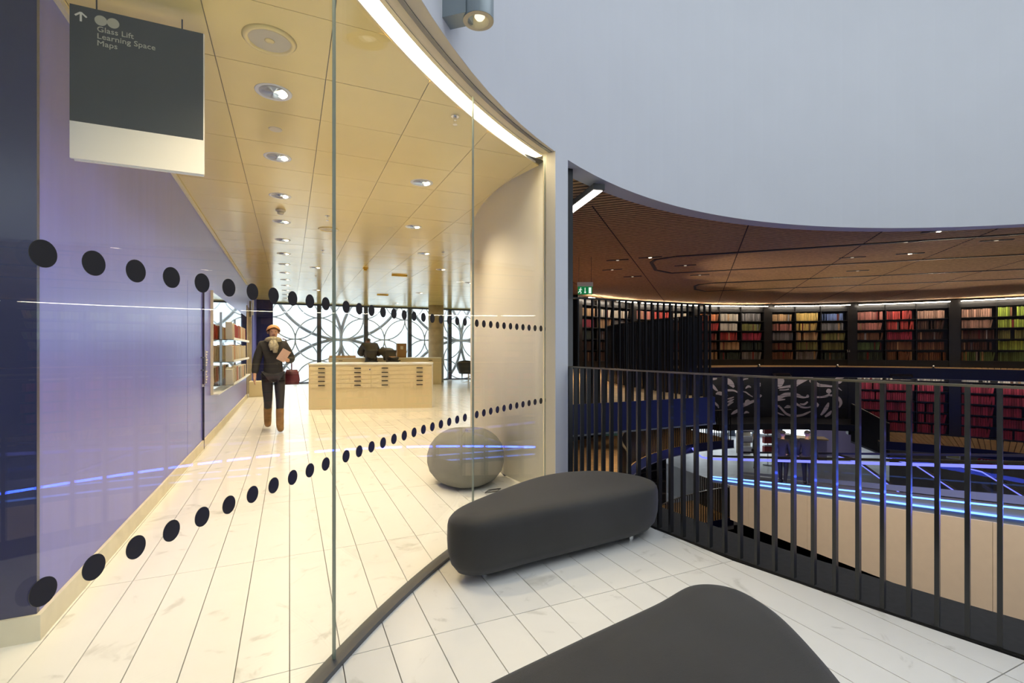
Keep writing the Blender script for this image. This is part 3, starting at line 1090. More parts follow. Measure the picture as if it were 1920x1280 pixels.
def downlight(x, y, label, power=135, group='downlights in the map room ceiling'):
    t = thing('downlight', label, 'downlight', (x, y, ZC), 0.0, group)
    link('trim_ring', dl_trim, t, (0, 0, 0))
    link('reflector', dl_ref, t, (0, 0, 0))
    link('lamp', dl_lamp, t, (0, 0, 0))
    lamp('downlight_beam', 'SPOT', (x, y, ZC - 0.02), power, WARM, spot_size=2.3, spot_blend=0.9, shadow_soft_size=0.07)
    return t


downlight(-0.097, 2.396, 'unseen downlight added to light the hanging sign, beyond the top of the picture', 130)  # added in line with the row to brighten the sign
for k in range(13):
    downlight(-0.097, 3.60 + 1.204 * k, f'{nth[k]} round downlight in the row beside the purple wall')
for lab, x, y in (('lone downlight above the near end of the drawer chest, right of the glass seam', 1.23, 4.93),
                  ('downlight second along the right-hand row above the drawer chest', 1.57, 6.76),
                  ('downlight third along the right-hand row', 2.18, 8.57),
                  ('downlight close to the column side, fourth in the right-hand row', 2.95, 10.15),
                  ('bright downlight above the gap between woman and chest', 0.49, 11.0),
                  ('downlight nearest the cream wall edge', 4.2, 11.9),
                  ('downlight above the standing reader', 3.6, 14.7),
                  ('small far downlight near the window head', 3.6, 18.3),
                  ('small far downlight between the window mullions', 0.7, 15.2)):
    downlight(x, y, lab)

ls = thing('ceiling_speaker', 'round beige ceiling loudspeaker above the hanging sign', 'loudspeaker', (-0.10, 3.0, ZC))
s1 = MB()
s1.smooth = True
s1.lathe([(0.105, -0.004), (0.108, -0.012), (0.125, -0.014), (0.138, 0.0)], (0, 0, 0), 36)
s1.build('rim', 'ceil', ls)
s2 = MB()
s2.lathe([(0.0, -0.006), (0.108, -0.006)], (0, 0, 0), 36)
s2.build('grille', 'beige_plastic', ls)
s3 = MB()
s3.smooth = True
s3.lathe([(0.0, -0.011), (0.02, -0.009), (0.026, -0.006)], (0, 0, 0), 20)
s3.build('dome', 'ceil', ls)
l2 = thing('ceiling_speaker', 'far round ceiling loudspeaker beside the glass seam', 'loudspeaker', (0.50, 7.4, ZC))
for c in list(ls.children):
    link(c.name.split('.')[0], c.data, l2, (0, 0, 0))

for lab, x, y in (('small round blank plate on the ceiling between two downlights', -0.10, 4.20),):
    MB().lathe([(0, -0.006), (0.045, -0.005), (0.05, 0.0)], (0, 0, 0), 20).build('blank_plate', 'beige_plastic', label=lab, category='ceiling plate', loc=(x, y, ZC))


def detector(x, y, label, m='sign_cream'):
    t = thing('smoke_detector', label, 'smoke detector', (x, y, ZC))
    a = MB()
    a.smooth = True
    a.lathe([(0.055, 0.0), (0.055, -0.02), (0.05, -0.025)], (0, 0, 0), 20)
    a.build('base', m, t)
    a = MB()
    a.smooth = True
    a.lathe([(0.036, -0.025), (0.036, -0.05), (0.02, -0.062), (0.0, -0.064)], (0, 0, 0), 20)
    a.build('head', m, t)


detector(-0.10, 6.60, 'pale smoke detector between the downlights by the purple wall', 'beige_plastic')
detector(1.45, 10.6, 'yellowish smoke detector above the middle of the room', 'yellow_plastic')


def sprinkler(x, y, label):
    t = thing('sprinkler', label, 'sprinkler', (x, y, ZC))
    MB().lathe([(0.03, 0.0), (0.03, -0.005), (0.011, -0.006), (0.011, -0.03)], (0, 0, 0), 12).build('body', 'chrome', t)
    y_ = MB()
    for q in (-1, 1):
        y_.bar((q * 0.011, 0, -0.03), (q * 0.004, 0, -0.06), 0.003)
    y_.build('yoke', 'chrome', t)
    MB().lathe([(0, -0.06), (0.018, -0.06), (0.018, -0.063), (0, -0.063)], (0, 0, 0), 12).build('deflector', 'chrome', t)


for lab, x, y in (('sprinkler head beside the bright cove strip', 1.10, 3.42), ('sprinkler head left of the glass seam above the woman', 0.44, 6.65),
                  ('sprinkler head further along left of the glass seam', 0.52, 9.0), ('sprinkler head near the cream wall', 2.45, 8.3),
                  ('far sprinkler head above the left end of the drawer chest', 0.55, 12.2), ('far sprinkler head before the column', 3.9, 13.2)):
    sprinkler(x, y, lab)
for lab, x, y in (('yellow rectangular plate on the ceiling near the window', 2.65, 15.6), ('yellow oval plate on the ceiling above the chest', 2.3, 11.3)):
    MB().mm((-0.17, -0.05, -0.03), (0.17, 0.05, 0.0)).build('ceiling_plate', 'yellow_plastic', label=lab, category='ceiling plate', loc=(x, y, ZC))

# ================================================================== BOOK ROTUNDA: shell
RO = 10.35
struct('wall_rotunda', MB().arc_block(RC, RO, RO + 0.12, -128, 177.5, -1.98, 3.35, 120), 'shelf_black')
# post beside the jamb
ps = thing('steel_post', 'black steel post beside the white jamb', 'post', (2.56, 4.20, 0))
wpart('shaft', MB().box((2.475, 4.15, 1.53), (0.07, 0.14, 3.06), math.radians(-2)), 'black_metal', ps)
wpart('foot_plate', MB().box((2.475, 4.15, 0.01), (0.14, 0.2, 0.02)), 'black_metal', ps)

# wooden slatted ceiling: rotunda disc minus the drum disc
D1 = Vector((-0.70007, 0.71407))
D2 = Vector((0.71407, 0.70007))
RW = 10.34


def circle_u(c, r, s):
    """interval of u where the line s*D2+u*D1 lies inside a circle"""
    cu, cs = c[0] * D1.x + c[1] * D1.y, c[0] * D2.x + c[1] * D2.y
    h = r * r - (s - cs) ** 2
    if h <= 0:
        return None
    return cu - math.sqrt(h), cu + math.sqrt(h)


def disc_minus(cA, rA, cB, rB, n=90):
    """outline of disc A minus disc B"""
    out = []
    ins = lambda p: math.hypot(p[0] - cB[0], p[1] - cB[1]) < rB
    A = [pol(cA, rA, 360 * i / 720) for i in range(720)]
    fl = [ins(p) for p in A]
    s0 = next(i for i in range(720) if fl[i - 1] and not fl[i])
    seq = []
    i = s0
    while not fl[i % 720]:
        seq.append(A[i % 720])
        i += 1
    out = seq[::4] + [seq[-1]]
    b0, b1 = angle(cB, out[-1]), angle(cB, out[0])
    while b1 < b0:
        b1 += 360
    if math.hypot(*(Vector(pol(cB, rB, (b0 + b1) / 2)) - Vector(cA))) > rA:
        b1 -= 360
    out += [pol(cB, rB, b0 + (b1 - b0) * k / n) for k in range(1, n)]
    return out


wc = struct('ceiling_rotunda', MB().prism(disc_minus(RC, RW, DC, DR + 0.2), 3.1055, 3.30), 'wood_gap')
for s_i in range(190):
    s = 3.0 + 0.1 * s_i
    cA = circle_u(RC, RW - 0.02, s)
    if not cA:
        continue
    cB = circle_u(DC, DR + 0.225, s)
    segs = [cA] if not cB or cB[1] < cA[0] or cB[0] > cA[1] else [(cA[0], cB[0]), (cB[1], cA[1])]
    for u0, u1 in segs:
        if u1 - u0 < 0.15:
            continue
        a = D2 * s + D1 * u0
        b = D2 * s + D1 * u1
        MB().bar((a.x, a.y, 3.1025), (b.x, b.y, 3.1025), 0.055, 0.005).build('slat', 'wood', wc)
# open joints between the slat panels and light slots in it
for u in (3.2, 1.27, -0.65, -2.6, -4.15, -6.1):
    inside = [0.1 * q for q in range(30, 240)
              if (D2 * (0.1 * q) + D1 * u - Vector(DC)).length > DR + 0.26 and (D2 * (0.1 * q) + D1 * u - Vector(RC)).length < RW - 0.05 and q > 60]
    if len(inside) > 10:
        a, b = D2 * inside[0] + D1 * u, D2 * inside[-1] + D1 * u
        MB().bar((a.x, a.y, 3.098), (b.x, b.y, 3.098), 0.016, 0.006).build('panel_joint', 'wood_gap', wc)
for (sa, sb, u_end) in ((10.0, 12.15, 0.95), (14.4, 16.35, 0.15)):
    P = [(-8.0, sa), (u_end - 0.5, sa), (u_end - 0.1, sa + 0.2), (u_end, sa + 0.5), (u_end, sb - 0.6), (u_end - 0.3, sb), (-8.0, sb)]
    for (u0, s0), (u1, s1) in zip(P[:-1], P[1:]):
        a, b = D2 * s0 + D1 * u0, D2 * s1 + D1 * u1
        if (a - Vector(RC)).length < RW and (b - Vector(RC)).length < RW:
            MB().bar((a.x, a.y, 3.094), (b.x, b.y, 3.094), 0.07, 0.014).build('light_slot', 'black_matt', wc)


def small_spot(x, y, label, power):
    t = thing('ceiling_spot', label, 'ceiling light', (x, y, 3.09), math.atan2(D1.y, D1.x), 'small spotlights in the slatted wooden ceiling')
    MB().mm((-0.22, -0.03, 0.0), (0.22, 0.03, 0.012)).build('slot', 'black_matt', t)
    MB().lathe([(0, -0.003), (0.03, -0.003), (0.03, 0.0)], (0, 0, 0), 14).build('lens', 'lampglow' if power > 200 else 'lampdim', t)
    lamp('ceiling_spot_beam', 'SPOT', (x, y, 3.06), power, (1.0, 0.78, 0.52), spot_size=2.2, spot_blend=0.8, shadow_soft_size=0.05)


names_sp = ['near the black post, left of the first joint', 'leftmost in the wooden ceiling above the exit sign', 'bright one just left of the long light slot', 'inside the first rounded slot',
            'left of the first joint towards the shelves', 'between the two rounded slots', 'bright one right of centre with a halo', 'topmost beside the drum edge', 'below the topmost by the drum edge',
            'dark one above the middle bookcase', 'dark one lower above the middle bookcase', 'rightmost near the drum edge']
for (x, y), nm, pw in zip([(6.033, 8.102), (6.652, 9.13), (6.439, 7.602), (7.742, 8.014), (7.745, 9.795), (9.063, 8.907), (10.644, 5.275), (9.021, 4.09), (9.414, 4.727), (10.048, 5.958), (11.869, 6.921), (10.64, 4.036)],
                          names_sp, [160, 160, 240, 160, 160, 160, 420, 240, 160, 160, 160, 160]):
    small_spot(x, y, 'small spotlight ' + nm, pw)

# pendant linear light behind the post, and the exit sign
pl = thing('linear_pendant', 'black linear pendant light hanging under the wooden ceiling beside the post', 'pendant light', (3.0, 4.7, 2.95))
a, b = Vector((2.925, 4.24, 2.985)), Vector((3.16, 5.56, 2.985))
wpart('housing', MB().bar(a, b, 0.125, 0.06), 'black_matt', pl)
t_ = (b - a).normalized()
wpart('diffuser', MB().bar(a + t_ * 0.03 - Vector((0, 0, 0.032)), b - t_ * 0.03 - Vector((0, 0, 0.032)), 0.10, 0.006), emat('pendant_diffuser', (1, 0.96, 0.9), 7.0), pl)
for f in (0.12, 0.88):
    p = a.lerp(b, f)
    wpart('cable', MB().tube([p, p + Vector((0, 0, 0.12))], 0.003, 6), 'black_metal', pl)
ex = thing('exit_sign', 'green running-man exit sign hanging under the wooden ceiling', 'exit sign', (5.229, 8.058, 2.36), -YAW)
MB().mm((-0.15, -0.03, 0.155), (0.15, 0.03, 0.235)).build('housing', 'sign_cream', ex)
MB().mm((-0.14, -0.006, 0.0), (0.14, 0.006, 0.155)).build('panel', 'exit_green', ex)
rn = MB()
for p, q, wd in (((-0.085, 0.13), (-0.085, 0.115), 0.022), ((-0.09, 0.105), (-0.10, 0.065), 0.022), ((-0.10, 0.065), (-0.075, 0.04), 0.014), ((-0.075, 0.04), (-0.085, 0.015), 0.013),
                 ((-0.10, 0.065), (-0.125, 0.045), 0.014), ((-0.125, 0.045), (-0.145 + 0.012, 0.03), 0.012), ((-0.09, 0.10), (-0.06, 0.085), 0.011), ((-0.09, 0.10), (-0.12, 0.09), 0.011),
                 ((0.0, 0.13), (0.0, 0.03), 0.012), ((0.0, 0.025), (-0.018, 0.05), 0.01), ((0.0, 0.025), (0.018, 0.05), 0.01)):
    rn.bar((p[0], -0.0075, p[1]), (q[0], -0.0075, q[1]), wd, 0.002, up=(0, 1, 0))
rn.build('running_man', 'exit_white', ex)
MB().mm((0.07, -0.0085, 0.02), (0.12, -0.0065, 0.135)).build('door_symbol', 'exit_white', ex)
for x in (-0.12, 0.12):
    MB().tube([(x, 0, 0.235), (x, 0, 0.73)], 0.004, 6).build('hanger', 'black_metal', ex)

# ================================================================== gallery decks
def deck_ring(name, label, z, r0, r1, sectors, fascia_m, th=0.30):
    t = struct(name, MB().arc_block(RC, r0 + 0.02, r1, sectors[0][0], sectors[0][1], z - th, z - 0.035, 64), 'black_matt', label=label)
    for a0, a1 in sectors[1:]:
        MB().arc_block(RC, r0 + 0.02, r1, a0, a1, z - th, z - 0.035, 40).build('deck_base', 'black_matt', t)
    wpl = 0.145
    da_ = math.degrees(wpl / ((r0 + r1) / 2))
    h0, h1 = wpl * r0 / ((r0 + r1) / 2) / 2 - 0.010, wpl * r1 / ((r0 + r1) / 2) / 2 - 0.010
    me = MB().prism([(r0, -h0), (r1, -h1), (r1, h1), (r0, h0)], -0.035, 0.0).mesh('plank', 'deck')
    for a0, a1 in sectors:
        k = int((a1 - a0) / da_)
        for i in range(k):
            link('plank', me, t, (RC[0], RC[1], z), (0, 0, math.radians(a0 + (i + 0.5) * (a1 - a0) / k)))
        MB().arc_block(RC, r0 - 0.012, r0 + 0.02, a0, a1, z - th - 0.05, z + 0.012, 64).build('fascia', fascia_m, t)
        MB().arc_block(RC, r0 - 0.03, r0 - 0.012, a0, a1, z - th - 0.05, z - th - 0.035, 64).build('drip_edge', 'track', t)
    return t


up_deck = deck_ring('floor_upper_gallery', 'oak-planked upper gallery in front of the bookcases', 0.64, 7.75, 10.3, [(-12, 180)], 'blue_fascia')
MB().mm((RC[0] - 10.3, 4.888, 0.30), (RC[0] - 7.75, 4.9, 0.652)).build('end_fascia', 'blue_fascia', up_deck)
MB().mm((RC[0] - 10.3, 4.87, 0.28), (RC[0] - 7.75, 4.888, 0.296)).build('drip_edge', 'track', up_deck)
low_deck = deck_ring('floor_lower_gallery', 'oak-planked lower gallery one storey down', -1.85, 7.35, 10.3, [(82.5, 176), (-30, 43.5)], 'blue_fascia', 0.22)
bot_deck = deck_ring('floor_bottom_gallery', 'small oak landing at the bottom of the rotunda', -4.45, 7.15, 9.2, [(84, 112)], 'blue_fascia', 0.2)


def bars_along(t, pts, z0, h, wd=0.016, dp=0.03, rail_m='rail'):
    me = MB().box((0, 0, h / 2), (dp, wd, h)).mesh('bar', 'black_metal')
    for (x, y, rz) in pts:
        wlink('bar', me, t, (x, y, z0), (0, 0, rz))


gr = thing('gallery_railing', 'black vertical-bar railing round the end of the upper gallery', 'railing', (RC[0] - 7.9, 4.95, 0.64))
bars_along(gr, [(RC[0] - 10.2 + 0.1 * k, 4.93, PI / 2) for k in range(25)], 0.64, 1.26)
bars_along(gr, [(*pol(RC, 7.82, 179.4 - 0.733 * k), math.radians(179.4 - 0.733 * k)) for k in range(36)], 0.64, 1.12, 0.03, 0.05)
wpart('top_rail', MB().mm((RC[0] - 10.25, 4.91, 1.89), (RC[0] - 7.78, 4.95, 1.91)), 'black_metal', gr)
wpart('top_rail', MB().arc_block(RC, 7.795, 7.845, 153.5, 179.8, 1.755, 1.77, 24), 'rail', gr)
lr = thing('gallery_railing', 'black vertical-bar railing along the blue edge of the lower gallery', 'railing', pol(RC, 7.4, 110, -1.85))
bars_along(lr, [(*pol(RC, 7.42, 83 + 0.78 * k), math.radians(83 + 0.78 * k)) for k in range(92)], -1.85, 1.05, 0.016, 0.03)
wpart('top_rail', MB().arc_block(RC, 7.395, 7.445, 82.8, 155, -0.81, -0.795, 40), 'rail', lr)
br = thing('gallery_railing', 'black railing round the small oak landing at the bottom', 'railing', pol(RC, 7.2, 98, -4.45))
bars_along(br, [(*pol(RC, 7.2, 84.5 + 0.9 * k), math.radians(84.5 + 0.9 * k)) for k in range(30)], -4.45, 1.05)
bars_along(br, [(*pol(RC, 7.3 + 0.11 * k, 84.4), math.radians(174.4)) for k in range(17)], -4.45, 1.05)
wpart('top_rail', MB().arc_block(RC, 7.18, 7.22, 84.3, 112, -3.41, -3.39, 20), 'rail', br)
wpart('top_rail', MB().bar(pol(RC, 7.2, 84.3, -3.40), pol(RC, 9.1, 84.3, -3.40), 0.04, 0.02), 'rail', br)

# black band under the mural, stair parapet at its right
struct('trim_mural_band', MB().arc_block(RC, 8.1, 9.9, 43.5, 82.5, -1.66, -1.44, 40), 'black_matt', label='black steel band below the mural')
spt = thing('stair_parapet', 'black sloping stair parapet between the mural and the red volumes', 'parapet', pol(RC, 7.6, 44, -1.85))
P0, P1 = Vector(pol(RC, 8.4, 47.5, -0.72)), Vector(pol(RC, 7.4, 41.5, -1.25))
pm = MB()
nn = (P1 - P0).cross(Vector((0, 0, 1))).normalized() * 0.04
pm.add([P0 - nn, P0 + nn, P1 + nn, P1 - nn, P0 - nn - Vector((0, 0, 1.35)), P0 + nn - Vector((0, 0, 1.35)), P1 + nn - Vector((0, 0, 1.1)), P1 - nn - Vector((0, 0, 1.1))],
       [(0, 1, 2, 3), (7, 6, 5, 4), (0, 4, 5, 1), (1, 5, 6, 2), (2, 6, 7, 3), (3, 7, 4, 0)])
wpart('panel', pm, 'shelf_black', spt)
wpart('handrail', MB().bar(P0 + Vector((0, 0, 0.02)), P1 + Vector((0, 0, 0.02)), 0.05, 0.03), 'rail', spt)
wpart('lower_edge', MB().bar(P0 - Vector((0, 0, 1.36)), P1 - Vector((0, 0, 1.12)), 0.10, 0.06), 'track', spt)

# ================================================================== bookcases
BW = 16.0          # usable angle of a bay
ROWZ = [0.0, 0.385, 0.77, 1.155, 1.54, 1.925]


def lp(r, deg, z):
    a = math.radians(deg)
    return (r * math.cos(a) - SR, r * math.sin(a), z)


def larc(mb, r0, r1, a0, a1, z0, z1, n=6):
    return mb.arc_block((-SR, 0), r0, r1, a0, a1, z0, z1, n)


sh_me = larc(MB(), SR, SR + 0.32, -BW / 2, BW / 2, -0.022, 0.0).mesh('shelf', 'shelf_black')
back_me = larc(MB(), SR + 0.31, SR + 0.33, -BW / 2, BW / 2, -0.25, 2.20).mesh('back_panel', 'shelf_black')
side_me = MB().box((0.16, 0, 0.97), (0.33, 0.03, 2.44)).mesh('side_panel', 'shelf_black')
div_me = MB().box((0.165, 0, 0.97), (0.31, 0.022, 2.44)).mesh('divider', 'shelf_black')
val_me = larc(MB(), SR + 0.10, SR + 0.12, -BW / 2, BW / 2, 1.93, 2.16).mesh('valance', mat('satin_black', (0.05, 0.05, 0.05), 0.25))
led_me = larc(MB(), SR - 0.30, SR - 0.25, -BW / 2, BW / 2, 2.10, 2.125).mesh('led_strip', 'led_white')
led_low_added = larc(MB(), SR - 0.30, SR - 0.25, -BW / 2, BW / 2, 2.10, 2.125).mesh('led_strip', emat('added_led_dim', (1.0, 0.9, 0.78), 11.0))  # unseen strips added to brighten the lower shelves and murals
hou_me = larc(MB(), SR - 0.31, SR - 0.301, -BW / 2, BW / 2, 2.085, 2.10).mesh('led_housing', 'black_metal')
kick_me = larc(MB(), SR + 0.02, SR + 0.05, -BW / 2, BW / 2, -0.25, -0.02).mesh('kickboard', 'shelf_black')
pier_me = larc(MB(), SR - 0.02, SR + 0.3, -0.82, 0.82, -0.25, 2.19, 2).mesh('pier', mat('satin_black_pier', (0.022, 0.021, 0.02), 0.3))


def bookcase(theta, z, label, lower=False):
    t = thing('bookcase', label, 'bookcase', pol(RC, SR, theta, z), math.radians(theta), 'black bookcases round the rotunda')
    for rz in ROWZ:
        link('shelf', sh_me, t, (0, 0, rz))
    link('back_panel', back_me, t)
    link('kickboard', kick_me, t)
    for a in (-BW / 2, BW / 2):
        link('side_panel', side_me, t, lp(SR, a, 0), (0, 0, math.radians(a)))
    for a in (-BW / 6, BW / 6):
        link('divider', div_me, t, lp(SR, a, 0), (0, 0, math.radians(a)))
    link('led_strip', led_low_added if lower else led_me, t, (0, 0, 0 if not lower else -0.03))
    link('led_housing', hou_me, t, (0, 0, 0 if not lower else -0.03))
    if not lower:
        link('valance', val_me, t)
    pt = link('pier', pier_me, t, lp(SR, 8.85, 0), (0, 0, math.radians(8.85)))
    pt.location = (SR * math.cos(math.radians(8.85)) - SR, SR * math.sin(math.radians(8.85)), 0)
    return t


BC = {'pink': (0.50, 0.20, 0.16), 'red': (0.48, 0.06, 0.05), 'crimson': (0.40, 0.045, 0.075), 'maroon': (0.20, 0.03, 0.03), 'brown': (0.20, 0.10, 0.055), 'tan': (0.46, 0.30, 0.15),
      'yellow': (0.56, 0.40, 0.12), 'ivory': (0.50, 0.46, 0.38), 'grey': (0.22, 0.22, 0.22), 'olive': (0.22, 0.22, 0.07), 'green': (0.12, 0.20, 0.08), 'lime': (0.34, 0.46, 0.07),
      'dark green': (0.05, 0.075, 0.055), 'blue': (0.12, 0.18, 0.38), 'salmon': (0.50, 0.30, 0.22), 'umber': (0.085, 0.045, 0.032), 'orange': (0.55, 0.22, 0.10)}
for n_, c_ in BC.items():
    m_ = mat('cloth_' + n_.replace(' ', '_'), c_, 0.55, var=0.22, scale=9, stretch=(4, 4, 1))
    M['bc_' + n_] = m_
    for sfx, k in (('_d', 0.6), ('_l', 1.35)):
        M['bc_' + n_ + sfx] = mat('cloth_' + n_.replace(' ', '_') + sfx, tuple(min(0.9, c * k) for c in c_), 0.55)
UP = {  # bay angle: three columns left to right, five rows from the top
    115.6 - 8.85: [['tan', 'crimson', 'dark green', 'umber', 'umber'], ['ivory', 'tan', 'umber', 'umber', 'umber'], ['ivory', 'grey', 'umber', 'umber', 'umber']],
    97.9 - 8.85: [['pink', 'orange', 'umber', 'brown', 'tan'], ['red', 'pink', 'brown', 'brown', 'tan'], ['ivory', 'orange', 'umber', 'maroon', 'tan']],
    80.2 - 8.85: [['orange', 'red', 'maroon', 'brown', 'tan'], ['ivory', 'ivory', 'red', 'tan', 'dark green'], ['grey', 'olive', 'crimson', 'dark green', 'grey']],
    62.5 - 8.85: [['tan', 'pink', 'grey', 'brown', 'brown'], ['yellow', 'yellow', 'tan', 'olive', 'grey'], ['blue', 'grey', 'olive', 'olive', 'dark green']],
    44.8 - 8.85: [['pink', 'pink', 'brown', 'green', 'dark green'], ['red', 'red', 'crimson', 'brown', 'brown'], ['salmon', 'umber', 'umber', 'brown', 'brown']],
    27.1 - 8.85: [['salmon', 'salmon', 'umber', 'umber', 'green'], ['lime', 'lime', 'olive', 'lime', 'green'], ['lime', 'olive', 'lime', 'green', 'maroon']],
}
bay_names = ['leftmost bookcase behind the gallery railing, with tan and ivory books', 'bookcase half hidden by the gallery railing bars', 'bookcase with ivory and bright red books above the left mural panel',
             'bookcase with yellow and blue books above the right mural panel', 'bookcase with pink and red books above the red volumes', 'rightmost bookcase in view with lime green books']
UZ, LZ = 0.88, -1.80
books = []          # (distance, theta, z, radial tilt, thick, height, colour, where)
for (th, cols), lab in zip(UP.items(), bay_names):
    bookcase(th, UZ, lab)
    for c in range(3):
        a_l = th + BW / 2 - c * BW / 3 - 0.18
        for r in range(5):
            col_ = cols[c][r]
            books.append(('upper', th, a_l, BW / 3 - 0.36, UZ + ROWZ[4 - r], col_, lab))
for th, lab in ((44.8 - 8.85, 'lower gallery bookcase full of crimson volumes under the pink and red books'), (27.1 - 8.85, 'lower gallery bookcase full of crimson volumes at the right edge')):
    bookcase(th, LZ, lab, True)
    for c in range(3):
        a_l = th + BW / 2 - c * BW / 3 - 0.18
        for r in range(6):
            books.append(('lower', th, a_l, BW / 3 - 0.36, LZ + ROWZ[5 - r], 'ivory' if r == 0 else 'crimson', lab))
hidden = []
for th in (9.4 - 8.85, -8.3 - 8.85, -26 - 8.85):
    bookcase(th, UZ, 'bookcase of the upper gallery beyond the right edge of the picture')
    bookcase(th, LZ, 'bookcase of the lower gallery beyond the right edge of the picture', True)
    for c in range(3):
        for r in range(5):
            hidden.append(('upper', th, th + BW / 2 - c * BW / 3 - 0.18, BW / 3 - 0.36, UZ + ROWZ[4 - r], random.choice(list(BC)), ''))
            hidden.append(('lower', th, th + BW / 2 - c * BW / 3 - 0.18, BW / 3 - 0.36, LZ + ROWZ[4 - r], 'crimson', ''))
single = []
for rowset, vis in ((books, True), (hidden, False)):
    for lev, th, a_l, span, z, col_, lab in rowset:
        a = a_l
        hbase = random.choice((0.27, 0.29, 0.31)) if lev == 'upper' else 0.30
        tb = random.choice((0.042, 0.05, 0.058)) if lev == 'upper' else 0.062
        stop = span * random.uniform(0.88, 1.0)
        while a_l - a < stop - 0.3:
            tk = tb * random.uniform(0.85, 1.2)
            h = hbase * random.uniform(0.96, 1.04)
            cc = col_
            if random.random() < 0.10 and col_ not in ('crimson', 'salmon'):
                cc = random.choice(('brown', 'maroon', 'tan', 'grey', col_))
            if random.random() < 0.03:
                a -= math.degrees(0.05 / SR)
                continue
            am = a - math.degrees(tk / 2 / SR)
            p = pol(RC, SR + 0.04, am)
            tilt = 0.0
            if a_l - a > stop - 1.0 and random.random() < 0.4:
                tilt = 0.16
            cc2 = cc + random.choice(('', '', '_d', '_l'))
            single.append((0 if vis and 17.3 < am < 79 else 1, math.hypot(*p), am, z, tk - 0.008, h, (cc, cc2), tilt, lev, lab, z, a_l))
            a -= math.degrees(tk / SR)
single.sort(key=lambda q: (q[0], q[1]))
cnames = [n + q for n in BC for q in ('', '_d', '_l')]
bulk = MB()
bcache = {}
ORD = ['first', 'second', 'third', 'fourth', 'fifth', 'sixth']
CASE = {44.8 - 8.85: 'second from right', 27.1 - 8.85: 'rightmost', 62.5 - 8.85: 'third from right', 80.2 - 8.85: 'fourth from right'}
for k, (v, d, am, z, tk, h, cc, tilt, lev, lab, zz, aal) in enumerate(single):
    if k < 300 and v == 0:
        tq, hq = round(tk / 0.006) * 0.006, round(h / 0.015) * 0.015
        cc, cc2 = cc
        key = (tq, hq, cc2)
        if key not in bcache:
            m_ = MB()
            m_.box((0.11, 0, hq / 2), (0.20, tq, hq))
            m_.box((0.004, 0, hq / 2), (0.014, tq * 0.75, hq * 0.995))
            for f in (0.2, 0.72):
                m_.box((0.0, 0, hq * f), (0.012, tq * 0.78, 0.008))
            bcache[key] = m_.mesh('book', 'bc_' + cc2)
        base = UZ if lev == 'upper' else LZ
        rows_ = 4 if lev == 'upper' else 5
        row = rows_ - round((z - base) / 0.385)
        case = min(CASE, key=lambda q: abs(q - am))
        colm = ['left', 'middle', 'right'][max(0, min(2, int((case + BW / 2 - am) / (BW / 3))))]
        wh = f'{ORD[row]} shelf from top, {colm} column, {CASE[case]} {lev} bookcase'
        link('book', bcache[key], None, pol(RC, SR + 0.04, am, z + 0.001 + (0.008 if tilt else 0)), (tilt, 0, math.radians(am)),
             label=f'{cc} cloth-bound volume, {wh}', category='book', group=f'{cc} volumes, {wh}')
    else:
        a = math.radians(am)
        bulk.cur = cnames.index(cc[1])
        bulk.box((RC[0] + (SR + 0.15) * math.cos(a), RC[1] + (SR + 0.15) * math.sin(a), z + 0.001 + h / 2 + (0.006 if tilt else 0)), (0.20, tk, h), a, tilt)
bulk.cur = 0
bulk.build('shelved_books', ['bc_' + n for n in cnames], label='rows of cloth-bound volumes filling the remaining rotunda shelves', category='books', kind='stuff')
# uplights added on the gallery edge to brighten the wooden ceiling
for q, th_ in enumerate((12, 32, 52, 72, 92, 112, 132, 152)):
    nm_ = ['far right, before the lime green books', 'before the pink and red books', 'above the right mural panel', 'above the left mural panel', 'behind the gallery railing bars',
           'at the far left of the bookcases', 'hidden behind the post', 'near the gallery railing'][q]
    ul = thing('added_uplight', 'added black uplight on the upper gallery edge, ' + nm_, 'uplight', pol(RC, 7.86, th_, 0.64), math.radians(th_))
    MB().box((0, 0, 0.012), (0.09, 0.09, 0.024)).build('base', 'black_metal', ul)
    MB().tube([(0.03, 0, 0.05), (-0.05, 0, 0.093)], 0.028, 14).build('head', 'black_metal', ul)
    MB().tube([(-0.0505, 0, 0.0933), (-0.052, 0, 0.0941)], 0.022, 14).build('lens', 'lampdim', ul)
    MB().bar((0, 0, 0.02), (0, 0, 0.06), 0.014).build('yoke', 'black_metal', ul)
    d_ = Vector((-math.cos(math.radians(th_)) * 0.883, -math.sin(math.radians(th_)) * 0.883, 0.469))
    sl = lamp('added_uplight_beam', 'SPOT', pol(RC, 7.79, th_, 0.745), 200, (1.0, 0.80, 0.57), spot_size=math.radians(52), spot_blend=0.6, shadow_soft_size=0.02)
    sl.rotation_euler = d_.to_track_quat('-Z', 'Y').to_euler()
# bay number on a pier
nb = thing('bay_number', 'white bay number 51 on the black pier', 'number', pol(RC, SR - 0.03, 45.6, 1.18), math.radians(45.6 - 90))
tx = text_mesh('digits', '51', 0.12, 'white_print', nb, (-0.06, -0.008, 0), (PI / 2, 0, 0), align='LEFT')

